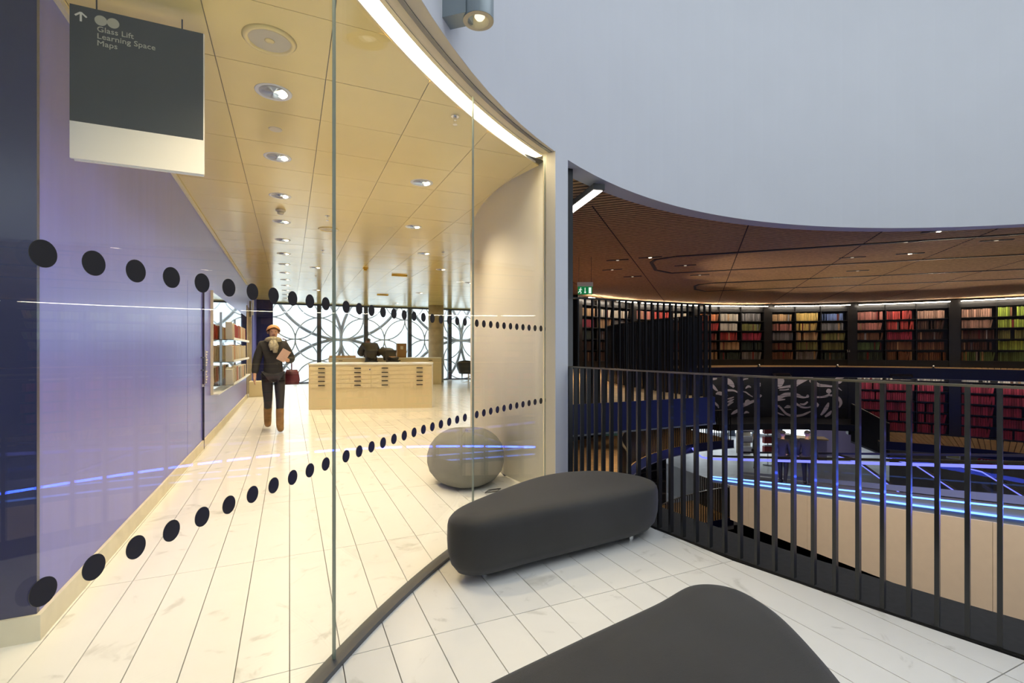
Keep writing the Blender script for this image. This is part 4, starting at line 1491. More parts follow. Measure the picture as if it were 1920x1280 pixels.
# ================================================================== mural on the lower gallery wall
def mural(a_left, a_right, zb, zt, box, strokes, label):
    mid = (a_left + a_right) / 2
    R_ = SR - 0.05
    t = thing('mural', label, 'mural', pol(RC, R_, mid, zb))
    wpart('panel', MB().arc_block(RC, R_ + 0.01, R_ + 0.03, a_right, a_left, zb, zt, 20), 'black_matt', t)
    x0, y0, x1, y1 = box

    def mp(x, y, off=0.0):
        u, v = (x - x0) / (x1 - x0), (y - y0) / (y1 - y0)
        return Vector(pol(RC, R_ - off, a_left + (a_right - a_left) * u, zt + (zb - zt) * v))
    def stroke(pts):
        P = smooth_curve(pts, 5)
        vs, fs = [], []
        for i, (x, y, w) in enumerate(P):
            q0, q1 = P[max(i - 1, 0)], P[min(i + 1, len(P) - 1)]
            dx, dy = q1[0] - q0[0], q1[1] - q0[1]
            l = math.hypot(dx, dy) or 1
            nx, ny = -dy / l * w / 2, dx / l * w / 2
            vs += [mp(x + nx, y + ny), mp(x - nx, y - ny), mp(x + nx, y + ny, -0.012), mp(x - nx, y - ny, -0.012)]
        for i in range(len(P) - 1):
            b = 4 * i
            fs += [(b, b + 1, b + 5, b + 4), (b, b + 4, b + 6, b + 2), (b + 1, b + 3, b + 7, b + 5)]
        m = MB()
        m.add(vs, fs)
        wpart('painted_shape', m, 'mural_pale', t)
    for s in strokes:
        stroke(s)
    # joints of the mural boards
    for f in (0.25, 0.5, 0.75):
        z = zb + (zt - zb) * f
        wpart('board_joint', MB().arc_block(RC, R_ - 0.004, R_ + 0.009, a_right, a_left, z - 0.006, z + 0.006, 20), 'seam', t)
    for f in (0.32, 0.66):
        a = a_left + (a_right - a_left) * f
        wpart('board_joint', MB().arc_block(RC, R_ - 0.004, R_ + 0.009, a - 0.04, a + 0.04, zb, zt, 1), 'seam', t)
    return t


mural(61.4, 46.2, -1.43, 0.30, (790, 60, 1600, 555), [
    [(800, 140, 10), (825, 140, 110), (860, 140, 138), (895, 140, 110), (920, 140, 10)],
    [(845, 225, 10), (900, 215, 22), (960, 205, 26), (1020, 200, 34)],
    [(860, 245, 8), (930, 243, 12), (975, 235, 14)],
    [(1010, 215, 8), (1040, 190, 46), (1090, 150, 58), (1150, 120, 52), (1200, 100, 40), (1250, 100, 20)],
    [(1210, 130, 20), (1260, 160, 50), (1320, 185, 36), (1400, 190, 26), (1460, 195, 20)],
    [(1240, 225, 6), (1270, 200, 34), (1290, 180, 10)],
    [(1490, 110, 10), (1530, 95, 30), (1570, 85, 34), (1585, 75, 8)],
    [(1480, 150, 14), (1530, 145, 40), (1570, 120, 12)],
    [(1490, 180, 10), (1520, 210, 16), (1560, 240, 6)],
    [(805, 335, 30), (870, 325, 40), (930, 300, 46), (1000, 295, 42), (1070, 305, 44), (1130, 325, 24), (1180, 325, 12)],
    [(1170, 315, 10), (1190, 312, 36), (1205, 312, 10)],
    [(800, 362, 12), (860, 358, 24), (930, 352, 10)],
    [(1240, 318, 10), (1300, 320, 22), (1360, 315, 22), (1410, 300, 26), (1430, 280, 20)],
    [(1395, 260, 20), (1420, 250, 56), (1445, 240, 30)],
    [(1430, 300, 20), (1480, 300, 30), (1530, 330, 34), (1550, 380, 32), (1530, 435, 10)],
    [(1420, 380, 14), (1400, 430, 40), (1370, 480, 36), (1335, 525, 16)],
    [(1450, 470, 10), (1425, 505, 34), (1380, 540, 18)],
    [(1020, 370, 10), (1060, 400, 24), (1120, 435, 24), (1180, 440, 20), (1230, 430, 14)],
    [(1100, 400, 10), (1150, 405, 22), (1190, 375, 18)],
    [(1250, 420, 20), (1280, 410, 64), (1310, 420, 30)],
    [(815, 435, 10), (855, 430, 22), (900, 475, 24), (950, 520, 26), (1030, 540, 26), (1120, 530, 24), (1180, 505, 22), (1230, 480, 8)],
    [(920, 450, 6), (960, 435, 34), (1010, 440, 10)],
    [(830, 500, 6), (870, 520, 18), (920, 535, 6)],
], 'dark mural of pale swimming figures and a moon, right panel below the yellow books')
mural(77.0, 63.8, -1.43, 0.30, (80, 60, 690, 555), [
    [(90, 100, 30), (130, 105, 50), (175, 110, 20)],
    [(115, 170, 10), (130, 200, 30), (160, 235, 26), (185, 255, 8)],
    [(250, 110, 20), (300, 140, 60), (340, 175, 56), (370, 215, 20)],
    [(420, 110, 10), (450, 130, 26), (490, 120, 16), (530, 115, 10)],
    [(610, 200, 10), (635, 190, 60), (655, 160, 20)],
    [(500, 230, 8), (530, 205, 26), (560, 215, 10)],
    [(240, 250, 14), (310, 248, 24), (370, 252, 20), (425, 280, 12)],
    [(450, 262, 8), (500, 270, 14), (540, 300, 14), (580, 325, 8)],
    [(600, 325, 10), (640, 325, 30), (675, 305, 20)],
    [(160, 290, 10), (200, 280, 40), (270, 300, 36), (300, 310, 8)],
    [(285, 350, 8), (330, 340, 18), (370, 325, 8)],
    [(290, 385, 10), (330, 370, 26), (370, 350, 8)],
    [(295, 430, 8), (320, 405, 24), (365, 380, 10)],
    [(440, 450, 12), (490, 415, 44), (550, 390, 34), (600, 370, 26), (645, 355, 10)],
    [(340, 525, 10), (380, 500, 34), (430, 480, 30), (470, 520, 10)],
    [(90, 400, 8), (130, 380, 20), (180, 420, 24), (195, 450, 8)],
    [(480, 520, 6), (510, 500, 26), (540, 510, 8)],
    [(495, 380, 10), (525, 370, 30), (550, 375, 10)],
], 'dark mural of pale limbs, left panel below the ivory books')
struct('wall_mural', MB().arc_block(RC, SR, SR + 0.1, 44.8, 80.2, -1.46, 0.4, 40), 'shelf_black')

for th_, lab in ((71.35, 'added strip light above the left mural panel'), (53.65, 'added strip light above the right mural panel')):
    sl_ = thing('added_strip_light', lab, 'strip light', pol(RC, SR, th_, LZ), math.radians(th_))  # hidden strips added to light the murals
    link('led_strip', led_low_added, sl_, (-0.45, 0, -0.03))
    link('led_housing', hou_me, sl_, (-0.45, 0, -0.03))
# reading lecterns on the gallery edge
for a, lab in ((66.5, 'slim lectern on the upper gallery edge above the left mural'), (38.5, 'slim lectern on the upper gallery edge above the red volumes')):
    lc = thing('lectern', lab, 'lectern', pol(RC, 7.7, a, 0.3), math.radians(a + 90))
    MB().box((0, 0, 0.10), (0.62, 0.32, 0.03), 0, -0.5).build('desk', M['track'], lc)
    MB().box((0, 0.12, 0.02), (0.5, 0.03, 0.12)).build('arm', 'black_metal', lc)
# green notice board beside the lower gallery
nbd = thing('notice_board', 'dark green notice board with white print beside the lower gallery', 'notice board', pol(RC, 8.3, 118, -1.85), math.radians(20))
P_ = Vector((9.25, 11.7))
for o_, (c_, d_, m_) in {'board': ((0, 0, 0.78), (0.80, 0.03, 0.55), 'green_board'), 'poster': ((0.27, -0.02, 0.85), (0.16, 0.01, 0.38), 'lilac_wall')}.items():
    MB().box(c_, d_, -YAW - 0.35).build(o_, m_, nbd)
for k, (x, z, wq) in enumerate(((-0.22, 0.88, 0.1), (-0.22, 0.80, 0.06), (-0.24, 0.70, 0.12), (0.0, 0.70, 0.05))):
    MB().box((x, -0.03 - 0.1 * 0, z), (wq, 0.01, 0.025), -YAW - 0.35).build('print', 'white_print', nbd)

# ================================================================== travelator through the void
TX = 12.05
tv = thing('travelator', 'inclined travelator with blue light strips and beige cladding', 'travelator', (TX, 6.0, -3.8))


def tz(kind, y):
    if kind == 'rail':
        return -0.75 - 0.183 * (y - 4.19)
    if kind == 'led':
        return -0.835 - 0.183 * (y - 4.19)
    if kind == 'l2':
        return -1.572 - 0.157 * (y - 4.19)
    if kind == 'l3':
        return -1.76 - 0.140 * (y - 4.19)
    return -1.89 - 0.137 * (y - 4.19)


Y0, Y1 = 11.4, -3.5
def strip(kind, x, w, d, m, name, y0=Y0, y1=Y1):
    wpart(name, MB().bar((x, y0, tz(kind, y0)), (x, y1, tz(kind, y1)), w, d), m, tv)


for x in (TX, TX + 1.35):
    strip('rail', x, 0.08, 0.05, 'black_matt', 'handrail')
    if x == TX:
        strip('led', x, 0.05, 0.06, 'led_pale', 'light_strip')
        strip('l2', x - 0.02, 0.03, 0.03, 'led_blue', 'light_strip')
strip('l3', TX - 0.06, 0.03, 0.035, 'led_blue', 'light_strip')
skm = MB()
for xx, ka, kb in ((TX - 0.03, 'l3', 'l2'), (TX + 1.36, 'l3', 'l2'), (TX - 0.04, 'b', 'l3')):
    skm.add([(xx, Y0, tz(ka, Y0)), (xx, Y1, tz(ka, Y1)), (xx, Y1, tz(kb, Y1)), (xx, Y0, tz(kb, Y0))], [(0, 1, 2, 3)])
wpart('skirt', skm, 'fitting_grey', tv)
lamp('travelator_strip_beam', 'AREA', (TX - 0.15, 5.0, -1.55), 85, (0.03, 0.08, 1.0), (0, PI * 0.5, 0), shape='RECTANGLE', size=0.05, size_y=11.0)
lamp('travelator_inner_beam', 'AREA', (TX + 0.1, 4.0, -1.60), 40, (0.04, 0.09, 1.0), (0, -PI * 0.5, 0), shape='RECTANGLE', size=0.1, size_y=11.0)
for x in (TX, TX + 1.35):
    gm = MB()
    gm.add([(x, Y0, tz('l2', Y0)), (x, Y1, tz('l2', Y1)), (x, Y1, tz('led', Y1)), (x, Y0, tz('led', Y0))], [(0, 1, 2, 3)])
    wpart('glass_balustrade', gm, 'glass', tv)
# turned end of the handrail and glass
wpart('handrail_end', MB().tube([(TX, Y0, tz('led', Y0)), (TX, Y0 + 0.35, tz('led', Y0) - 0.02), (TX, Y0 + 0.6, tz('led', Y0) + 0.06), (TX, Y0 + 0.75, tz('led', Y0) + 0.2)], 0.03, 8), 'led_pale', tv)
tm = MB()
for x0, x1, zk, dz in ((TX - 0.025, TX + 1.35, 'l3', -0.02),):
    tm.add([(x0, Y0, tz('l3', Y0) + dz), (x1, Y0, tz('l3', Y0) + dz), (x1, Y1, tz('l3', Y1) + dz), (x0, Y1, tz('l3', Y1) + dz)], [(0, 1, 2, 3)])
wpart('tread_belt', tm, 'track', tv)
# beige side cladding in panels
seams = [9.95, 8.2, 6.4, 4.6, 2.8, 1.0, -0.8, -2.6]
ys = [10.6] + seams + [Y1]
for y0, y1 in zip(ys[:-1], ys[1:]):
    pm = MB()
    g_ = 0.004
    t0, t1 = tz('b', y0) , tz('b', y1)
    v = [(y0 - g_, -3.80), (y1 + g_, -3.80), (y1 + g_, t1), (y0 - g_, t0)]
    pm.add([(TX - 0.06, y, z) for y, z in v] + [(TX - 0.02, y, z) for y, z in v], [(0, 1, 2, 3), (7, 6, 5, 4), (0, 4, 5, 1), (1, 5, 6, 2), (2, 6, 7, 3), (3, 7, 4, 0)])
    wpart('cladding_panel', pm, 'beige_clad', tv)
pm = MB()
pm.add([(TX - 0.02, 10.6, -3.8), (TX + 1.4, 10.6, -3.8), (TX + 1.4, Y1, -3.8), (TX - 0.02, Y1, -3.8)], [(0, 1, 2, 3)])
wpart('underside', pm, 'black_matt', tv)

# second escalator behind, going down to the right
es = thing('escalator', 'blue-lit escalator descending behind the travelator', 'escalator', (15.0, 6.5, -4.4))
for x, off in ((14.2, 0.0), (15.2, 0.9), (15.9, 2.0)):
    P = [(x, 8.9 - off, -1.75), (x, 8.3 - off, -1.80), (x, 5.4 - off, -3.4)]
    wpart('handrail', MB().tube([Vector(p) + Vector((0, 0, 0.05)) for p in P], 0.03, 8), 'black_matt', es)
    wpart('light_strip', MB().tube(P, 0.018, 8), 'led_pale', es)
    gm = MB()
    gm.add([P[1], P[2], (x, 5.4 - off, -4.1), (x, 8.3 - off, -2.5)], [(0, 1, 2, 3)])
    wpart('glass_balustrade', gm, 'glass', es)
sm_ = MB()
for k in range(16):
    sm_.mm((14.25, 8.3 - 0.22 * k - 0.22, -2.75 - 0.11 * k - 0.3), (15.85, 8.3 - 0.22 * k, -2.75 - 0.11 * k))
wpart('steps', sm_, 'track', es)

# ================================================================== lower hall
HZ = -4.65
HH = -3.45            # raised part of the hall beyond the mural
struct('floor_lower_hall', MB().arc_block(RC, 7.2, 24, -60, 41, HZ - 0.2, HZ, 40), 'grey_floor')
struct('floor_left_hall', MB().arc_block(RC, 7.2, 24, 83.5, 190, HZ - 0.2, HZ, 40), 'grey_floor')
struct('floor_raised_hall', MB().arc_block(RC, 7.5, 18, 41, 83.5, HZ - 0.2, HH, 40), 'grey_floor')
struct('ceiling_lower_hall', MB().arc_block(RC, 10.0, 24, -60, 41, -2.2, -2.0, 40), 'pale_wall')
struct('ceiling_left_hall', MB().arc_block(RC, 10.0, 24, 83.5, 190, -2.2, -2.0, 40), 'pale_wall')
struct('ceiling_raised_hall', MB().arc_block(RC, 9.9, 18, 41, 83.5, -1.66, -1.5, 40), 'pale_wall')
struct('floor_void', MB().arc_block(RC, 0.05, 14, -180, 180, -8.2, -8.0, 60), 'black_matt')
struct('wall_void', MB().arc_block(RC, 11.0, 11.2, 160, 260, -8.0, -0.3, 30), 'black_matt')
struct('wall_pit', MB().arc_block(RC, 13.4, 13.6, -180, 180, -8.0, HZ - 0.2, 60), 'black_matt')
struct('wall_pit_upper', MB().arc_block(RC, 13.4, 13.6, 190, 300, HZ - 0.2, -0.3, 30), 'black_matt')
hall = struct('wall_lower_hall', MB().arc_block(RC, 23, 23.2, -60, 41, HZ, -2.0, 40), 'brown_wall')
MB().arc_block(RC, 23, 23.2, 83.5, 190, HZ, -2.0, 40).build('wall_stretch', 'pale_wall', hall)
MB().arc_block(RC, 12.6, 12.75, 41, 49, HH, -1.66, 8).build('lilac_stretch', 'lilac_wall', hall)
wn = struct('window_2', MB().arc_block(RC, 17, 17.1, 46, 83.5, HH, HH + 0.15, 24), 'pale_wall', label='window strip of the lower hall')
for a in range(50, 84, 4):
    MB().arc_block(RC, 16.95, 17.15, a - 0.5, a + 0.5, HH, -1.66, 1).build('mullion', 'window_frame', wn)
for a in range(46, 82, 4):
    MB().arc_block(RC, 17.02, 17.04, a + 0.5, a + 3.5, HH + 0.15, -1.66, 2).build('pane', 'glass', wn)
for a in (62, 76, 96, 112):
    cm = MB()
    cm.smooth = True
    cm.lathe([(0.3, HH if a < 80 else HZ), (0.3, -1.66 if a < 80 else -2.2)], (*pol(RC, 12.5, a), 0), 20)
    cm.build('hall_column', 'concrete', label={62: 'concrete column in the lower hall nearest the lilac wall', 76: 'concrete column in the lower hall beside the red rack'}.get(a, f'concrete column in the lower hall behind the gallery bars{" at the left" if a > 100 else ""}'), category='column')
pn = MB().box((0, 0, 0), (1.2, 0.3, 0.02)).mesh('panel', emat('added_hall_panel', (0.92, 0.97, 1.0), 10.0))  # unseen panels added as ambient light for the lower hall
for k, (r, a) in enumerate(((12, 70), (12, 55), (13, 88), (13, 100), (15, 60), (15, 76), (13, 25), (12, 8))):
    t = thing('added_hall_light', 'added flat ceiling light panel of the lower hall', 'ceiling light', pol(RC, r, a, -1.69 if 45 < a < 80 else -2.22), math.radians(a), 'added ceiling light panels of the lower hall')
    link('panel', pn, t, (0, 0, 0))
    MB().box((0, 0, 0.012), (1.26, 0.36, 0.015)).build('frame', 'white_print', t)
# furniture of the lower hall
rk = thing('leaflet_rack', 'red and white leaflet rack standing in the lower hall', 'rack', pol(RC, 10.2, 61.7, HH), math.radians(-25))
rk.scale = (0.9, 0.9, 0.86)
MB().tube([(0, 0, 0.02), (0, 0, 1.9)], 0.025, 8).build('pole', 'chrome', rk)
MB().lathe([(0.0, 0.0), (0.2, 0.0), (0.2, 0.03), (0, 0.04)], (0, 0, 0), 16).build('base', 'track', rk)
for z in (0.75, 1.2, 1.65):
    MB().box((0, -0.03, z), (0.42, 0.2, 0.30)).build('tray', 'red_plastic', rk)
    MB().box((0, -0.04, z + 0.18), (0.36, 0.16, 0.05)).build('leaflets', 'white_print', rk)
MB().box((0.42, 0.05, 0.95), (0.36, 0.1, 1.9)).build('side_board', 'white_print', rk)
kn = thing('service_desk', 'curved service desk with tan top in the lower hall', 'desk', pol(RC, 11.0, 51, HH))
wpart('front', MB().arc_block(RC, 11.0, 11.1, 48, 54.5, HH, HH + 0.95, 12), 'lilac_wall', kn)
wpart('top', MB().arc_block(RC, 10.9, 11.6, 47.8, 54.7, HH + 0.95, HH + 1.0, 12), 'deck', kn)
wpart('end_block', MB().arc_block(RC, 10.95, 11.5, 54.7, 57, HH, HH + 1.12, 6), 'brown_wall', kn)
bk = thing('book_trolley', 'metal shelf trolley with white crates in the lower hall', 'trolley', pol(RC, 11.4, 63.2, HH), -YAW)
bk.scale = (0.9, 0.9, 0.9)
for x in (-0.4, 0.4):
    MB().bar((x, 0, 0.1), (x, 0, 1.6), 0.03).build('upright', 'track', bk)
for z in (0.3, 0.8, 1.3):
    MB().box((0, 0, z), (0.8, 0.4, 0.02)).build('shelf', 'track', bk)
    MB().box((-0.1, 0, z + 0.14), (0.5, 0.3, 0.24)).build('crate', 'white_print', bk)
for x in (-0.36, 0.36):
    MB().lathe([(0.05, -0.02), (0.05, 0.02)], (0, 0, 0), 12).build('wheel', 'black_matt', bk, loc=(x, 0, 0.05), rot=(PI / 2, 0, 0))
# dark shelving below the lower gallery
ds = thing('dark_shelving', 'empty black shelving below the lower gallery', 'shelving', pol(RC, 9.4, 104, HZ))
wpart('back', MB().arc_block(RC, 9.55, 9.6, 92, 117, HZ, -2.1, 16), 'black_matt', ds)
for z in (-4.5, -4.05, -3.6, -3.15, -2.7, -2.25):
    wpart('shelf', MB().arc_block(RC, 9.2, 9.55, 92, 117, z, z + 0.03, 16), 'track', ds)
for a in (92, 97, 102, 107, 112, 117):
    wpart('divider', MB().arc_block(RC, 9.2, 9.55, a - 0.1, a + 0.1, HZ, -2.1, 1), 'track', ds)
# red arched sign and things behind the travelator on the right
rs = thing('arched_sign', 'red arched sign with white capitals in the lower hall', 'sign', pol(RC, 10.6, 21.5, -2.95), math.radians(21.5 - 90))
ap = [(-0.42, 0.0), (0.42, 0.0), (0.40, 0.22), (0.30, 0.36), (0.0, 0.42), (-0.30, 0.36), (-0.40, 0.22)]
m_ = MB()
m_.add([(x, -0.03, z) for x, z in ap] + [(x, 0.03, z) for x, z in ap], [tuple(range(7)), tuple(range(13, 6, -1))] + [(i, i + 7, (i + 1) % 7 + 7, (i + 1) % 7) for i in range(7)])
m_.build('plate', 'red_plastic', rs)
text_mesh('lettering', 'FAB TAXI', 0.17, 'white_print', rs, (0, -0.034, 0.15), (PI / 2, 0, 0), align='CENTER', sx=0.85)
MB().bar((0, 0, -1.7), (0, 0, 0), 0.06).build('stand', 'track', rs)
struct('wall_hall_panel', MB().arc_block(RC, 12.2, 12.3, 17, 36, HZ, -2.0, 12), 'brown_wall')
ps_ = thing('poster', 'pale yellow poster on the brown panel of the lower hall', 'poster', pol(RC, 12.1, 26.5, -2.9))
wpart('sheet', MB().arc_block(RC, 12.16, 12.19, 25.8, 27.4, -3.0, -2.3, 2), mat('poster_yellow', (0.7, 0.66, 0.25), 0.6), ps_)
wpart('border', MB().arc_block(RC, 12.185, 12.2, 25.6, 27.6, -3.05, -2.25, 2), 'white_print', ps_)
cf = thing('cafe_table', 'dark cafe table beyond the travelator at the right', 'table', (18.3, 4.6, HZ))
MB().box((0, 0, 0.74), (1.3, 0.7, 0.04)).build('top', 'pale_wall', cf)
for x in (-0.58, 0.58):
    for y in (-0.28, 0.28):
        MB().bar((x, y, 0), (x, y, 0.72), 0.04).build('leg', 'black_matt', cf)
for k, (x, y, rz) in enumerate(((17.7, 5.3, 0.3), (17.2, 4.3, 1.2))):
    cc = thing('cafe_chair', ['dark cafe chair behind the cafe table', 'dark cafe chair in front of the cafe table'][k], 'chair', (x, y, HZ), rz)
    MB().box((0, 0, 0.45), (0.42, 0.42, 0.05)).build('seat', 'maroon', cc)
    MB().box((0, 0.2, 0.72), (0.40, 0.03, 0.34)).build('backrest', 'maroon', cc)
    for xx in (-0.18, 0.18):
        for yy in (-0.18, 0.18):
            MB().bar((xx, yy, 0), (xx, yy, 0.45), 0.025).build('leg', 'black_matt', cc)

# ================================================================== PEOPLE
def skinned(name, joints, edges, m, parent, root, sub=2, inflate=0.0):
    names = sorted({n for e in edges for n in e}, key=lambda n: n != root)
    idx = {n: i for i, n in enumerate(names)}
    me = bpy.data.meshes.new(name)
    me.from_pydata([joints[n][:3] for n in names], [(idx[a], idx[b]) for a, b in edges], [])
    o = bpy.data.objects.new('tmp', me)
    COL.objects.link(o)
    o.modifiers.new('skin', 'SKIN')
    sk = me.skin_vertices[0].data
    for n in names:
        r = joints[n][3]
        rx, ry = r if isinstance(r, tuple) else (r, r)
        sk[idx[n]].radius = (rx + inflate, ry + inflate)
        sk[idx[n]].use_root = n == root
    s = o.modifiers.new('sub', 'SUBSURF')
    s.levels = s.render_levels = sub
    dg = bpy.context.evaluated_depsgraph_get()
    me2 = bpy.data.meshes.new_from_object(o.evaluated_get(dg))
    bpy.data.objects.remove(o)
    bpy.data.meshes.remove(me)
    me2.materials.clear()
    me2.materials.append(M[m])
    for p in me2.polygons:
        p.use_smooth = True
    return link(name, me2, parent)


SPINE = [('pelvis', 'waist'), ('waist', 'chest'), ('chest', 'neck0'), ('neck0', 'neck1'), ('neck1', 'jaw'), ('jaw', 'mid'), ('mid', 'crown')]
LIMBS = []
for q in 'lr':
    LIMBS += [('chest', 'sh_' + q), ('sh_' + q, 'el_' + q), ('el_' + q, 'wr_' + q), ('wr_' + q, 'pa_' + q),
              ('pelvis', 'hip_' + q), ('hip_' + q, 'kn_' + q), ('kn_' + q, 'an_' + q), ('an_' + q, 'to_' + q)]


def hand(J, q, fingers_dir, thumb_dir, curl=(0, 0, 0)):
    """five short chains rooted in the palm"""
    p = Vector(J['pa_' + q][:3])
    fd = Vector(fingers_dir).normalized()
    td = Vector(thumb_dir).normalized()
    cu = Vector(curl)
    E_ = []
    for k, ln in enumerate((0.075, 0.085, 0.08, 0.062)):
        b = p + td * (0.024 - 0.016 * k)
        m_ = b + fd * ln * 0.55
        e = m_ + (fd + cu).normalized() * ln * 0.5
        J[f'f{k}a_{q}'] = (*m_, 0.009)
        J[f'f{k}b_{q}'] = (*e, 0.008)
        E_ += [('pa_' + q, f'f{k}a_{q}'), (f'f{k}a_{q}', f'f{k}b_{q}')]
    t1 = p + td * 0.04 - fd * 0.01
    t2 = t1 + (fd * 0.8 + td * 0.4).normalized() * 0.04
    J['tha_' + q] = (*t1, 0.011)
    J['thb_' + q] = (*t2, 0.009)
    return E_ + [('pa_' + q, 'tha_' + q), ('tha_' + q, 'thb_' + q)]


def base_joints():
    J = {'pelvis': (0, 0, 0.92, (0.13, 0.10)), 'waist': (0, 0, 1.06, (0.115, 0.09)), 'chest': (0, 0, 1.27, (0.145, 0.10)), 'neck0': (0, 0.0, 1.41, 0.055), 'neck1': (0, -0.012, 1.46, 0.048),
         'jaw': (0, -0.035, 1.505, (0.056, 0.058)), 'mid': (0, -0.022, 1.565, (0.076, 0.085)), 'crown': (0, -0.005, 1.625, (0.060, 0.068))}
    for q, s in (('l', -1), ('r', 1)):
        J['sh_' + q] = (s * 0.165, 0.0, 1.365, 0.058)
        J['el_' + q] = (s * 0.23, 0.03, 1.10, 0.042)
        J['wr_' + q] = (s * 0.25, -0.05, 0.88, 0.028)
        J['pa_' + q] = (s * 0.25, -0.065, 0.81, (0.034, 0.02))
        J['hip_' + q] = (s * 0.09, 0.0, 0.86, 0.088)
        J['kn_' + q] = (s * 0.095, -0.02, 0.48, 0.056)
        J['an_' + q] = (s * 0.095, 0.01, 0.09, 0.038)
        J['to_' + q] = (s * 0.10, -0.13, 0.035, 0.034)
    return J


def face(parent, J, m_hair, style):
    c = Vector(J['mid'][:3])
    fwd = Vector((0, -1, 0))
    # nose, eyes, mouth, ears, as one small part each
    n = MB()
    n.add([c + Vector((0, -0.083, 0.012)), c + Vector((-0.011, -0.080, -0.022)), c + Vector((0.011, -0.080, -0.022)), c + Vector((0, -0.103, -0.02))], [(0, 1, 3), (0, 3, 2), (1, 2, 3), (0, 2, 1)])
    n.build('nose', 'skin', parent)
    for s in (-1, 1):
        e = MB()
        e.lathe([(0.0, -0.008), (0.009, 0.0), (0.0, 0.008)], (c.x + s * 0.028, c.y - 0.079, c.z + 0.006), 10)
        e.build('eye', 'hair_dark', parent)
        r = MB()
        r.smooth = True
        r.lathe([(0.0, -0.026), (0.013, -0.012), (0.016, 0.01), (0.0, 0.028)], (c.x + s * 0.077, c.y + 0.005, c.z - 0.005), 10)
        r.build('ear', 'skin', parent)
    mo = MB()
    mo.box((c.x, c.y - 0.077, c.z - 0.045), (0.04, 0.012, 0.01))
    mo.build('mouth', 'maroon', parent)
    # hair cap
    vs, fs = [], []
    N, K = 20, 8
    for k in range(K + 1):
        for i in range(N):
            a = 2 * PI * i / N
            front = -math.sin(a)          # +1 at the face side
            low = 2.0 if style in ('long', 'bob') else 1.45
            pmax = 0.95 + (low - 0.95) * (0.5 - 0.5 * front) ** 0.6
            ph = pmax * k / K
            rx, ry, rz = (0.102, 0.112, 0.104) if style == 'bob' else (0.090, 0.104, 0.100)
            zz = c.z + 0.018 + rz * math.cos(ph)
            x, y = rx * math.sin(ph) * math.cos(a), ry * math.sin(ph) * math.sin(a)
            if style == 'long' and ph > 1.3:
                zz = c.z + 0.018 + rz * math.cos(1.3) - 0.33 * (ph - 1.3)
                x *= 1.02
            vs.append((c.x + x, c.y + 0.008 + y, zz))
    for k in range(K):
        for i in range(N):
            j = (i + 1) % N
            fs.append((k * N + i, k * N + j, (k + 1) * N + j, (k + 1) * N + i))
    h = MB()
    h.smooth = True
    h.add(vs, fs)
    return h.build('hair', m_hair, parent)


def person(label, loc, rz, scale, J, m_top, m_leg, m_boot, m_hair, hem=('pelvis',), hands=None, style='short', boots=True, fcae=True, puff=0.022):
    t = thing('person', label, 'person', loc, rz)
    t.scale = (scale,) * 3
    E_ = SPINE + LIMBS
    for q in 'lr':
        hd = (hands or {}).get(q, ((0, -0.1, -1), (0, -1, 0), (0, -0.3, 0)))
        E_ = E_ + hand(J, q, *hd)
    body = skinned('body', J, E_, 'skin', t, 'pelvis', 2)
    top = [('pelvis', 'waist'), ('waist', 'chest'), ('chest', 'neck0')]
    for q in 'lr':
        top += [('chest', 'sh_' + q), ('sh_' + q, 'el_' + q), ('el_' + q, 'wr_' + q)]
    J2 = dict(J)
    p = J['pelvis']
    J2['hem'] = (p[0], p[1], p[2] - 0.10, (0.150, 0.118))
    skinned('jacket', J2, top + [('pelvis', 'hem')], m_top, t, 'pelvis', 2, puff)
    legs = []
    for q in 'lr':
        legs += [('pelvis', 'hip_' + q), ('hip_' + q, 'kn_' + q), ('kn_' + q, 'an_' + q)]
    skinned('trousers', J, legs, m_leg, t, 'pelvis', 2, 0.010)
    for q in 'lr':
        J3 = dict(J)
        k_, a_ = Vector(J['kn_' + q][:3]), Vector(J['an_' + q][:3])
        c_ = a_.lerp(k_, 0.80 if boots else 0.15)
        J3['cuff'] = (*c_, 0.058 if boots else 0.04)
        J3['an_' + q] = (*a_, 0.044)
        J3['heel'] = (a_.x, a_.y + 0.035, J['to_' + q][2], 0.036)
        skinned('boot' if boots else 'shoe', J3, [('cuff', 'an_' + q), ('an_' + q, 'to_' + q), ('an_' + q, 'heel')], m_boot, t, 'cuff', 2, 0.012)
    if fcae:
        face(t, J, m_hair, style)
    return t


# walking woman in the map room
J = base_joints()
J['el_l'] = (-0.235, 0.03, 1.11, 0.044)
J['wr_l'] = (-0.265, -0.04, 0.90, 0.030)
J['pa_l'] = (-0.268, -0.055, 0.83, (0.034, 0.022))
J['el_r'] = (0.27, 0.0, 1.12, 0.046)
J['wr_r'] = (0.185, -0.19, 1.12, 0.032)
J['pa_r'] = (0.145, -0.235, 1.145, (0.034, 0.024))
J['kn_r'] = (0.09, -0.08, 0.50, 0.058)
J['an_r'] = (0.085, -0.10, 0.09, 0.040)
J['to_r'] = (0.09, -0.24, 0.038, 0.038)
J['kn_l'] = (-0.075, 0.00, 0.49, 0.058)
J['an_l'] = (-0.065, 0.26, 0.17, 0.040)
J['to_l'] = (-0.065, 0.17, 0.045, 0.038)
wm = person('woman walking in black jacket, grey scarf and tan boots beside the purple wall', (-0.235, 8.62, 0), 0.1, 1.0, J, 'jacket', 'leggings', 'boot', 'hair_fair',
            hands={'r': ((-0.6, -0.35, 0.45), (0, -0.5, 0.85), (-0.3, 0.3, 0)), 'l': ((0.05, -0.15, -1), (0, -1, 0), (0.2, -0.2, 0))}, style='bob')
sc = MB()
sc.smooth = True
sc.tube([(0.085 * math.cos(a), -0.012 + 0.085 * math.sin(a), 1.435 - 0.02 * math.sin(a)) for a in [2 * PI * i / 16 for i in range(16)]], 0.042, 10, closed=True)
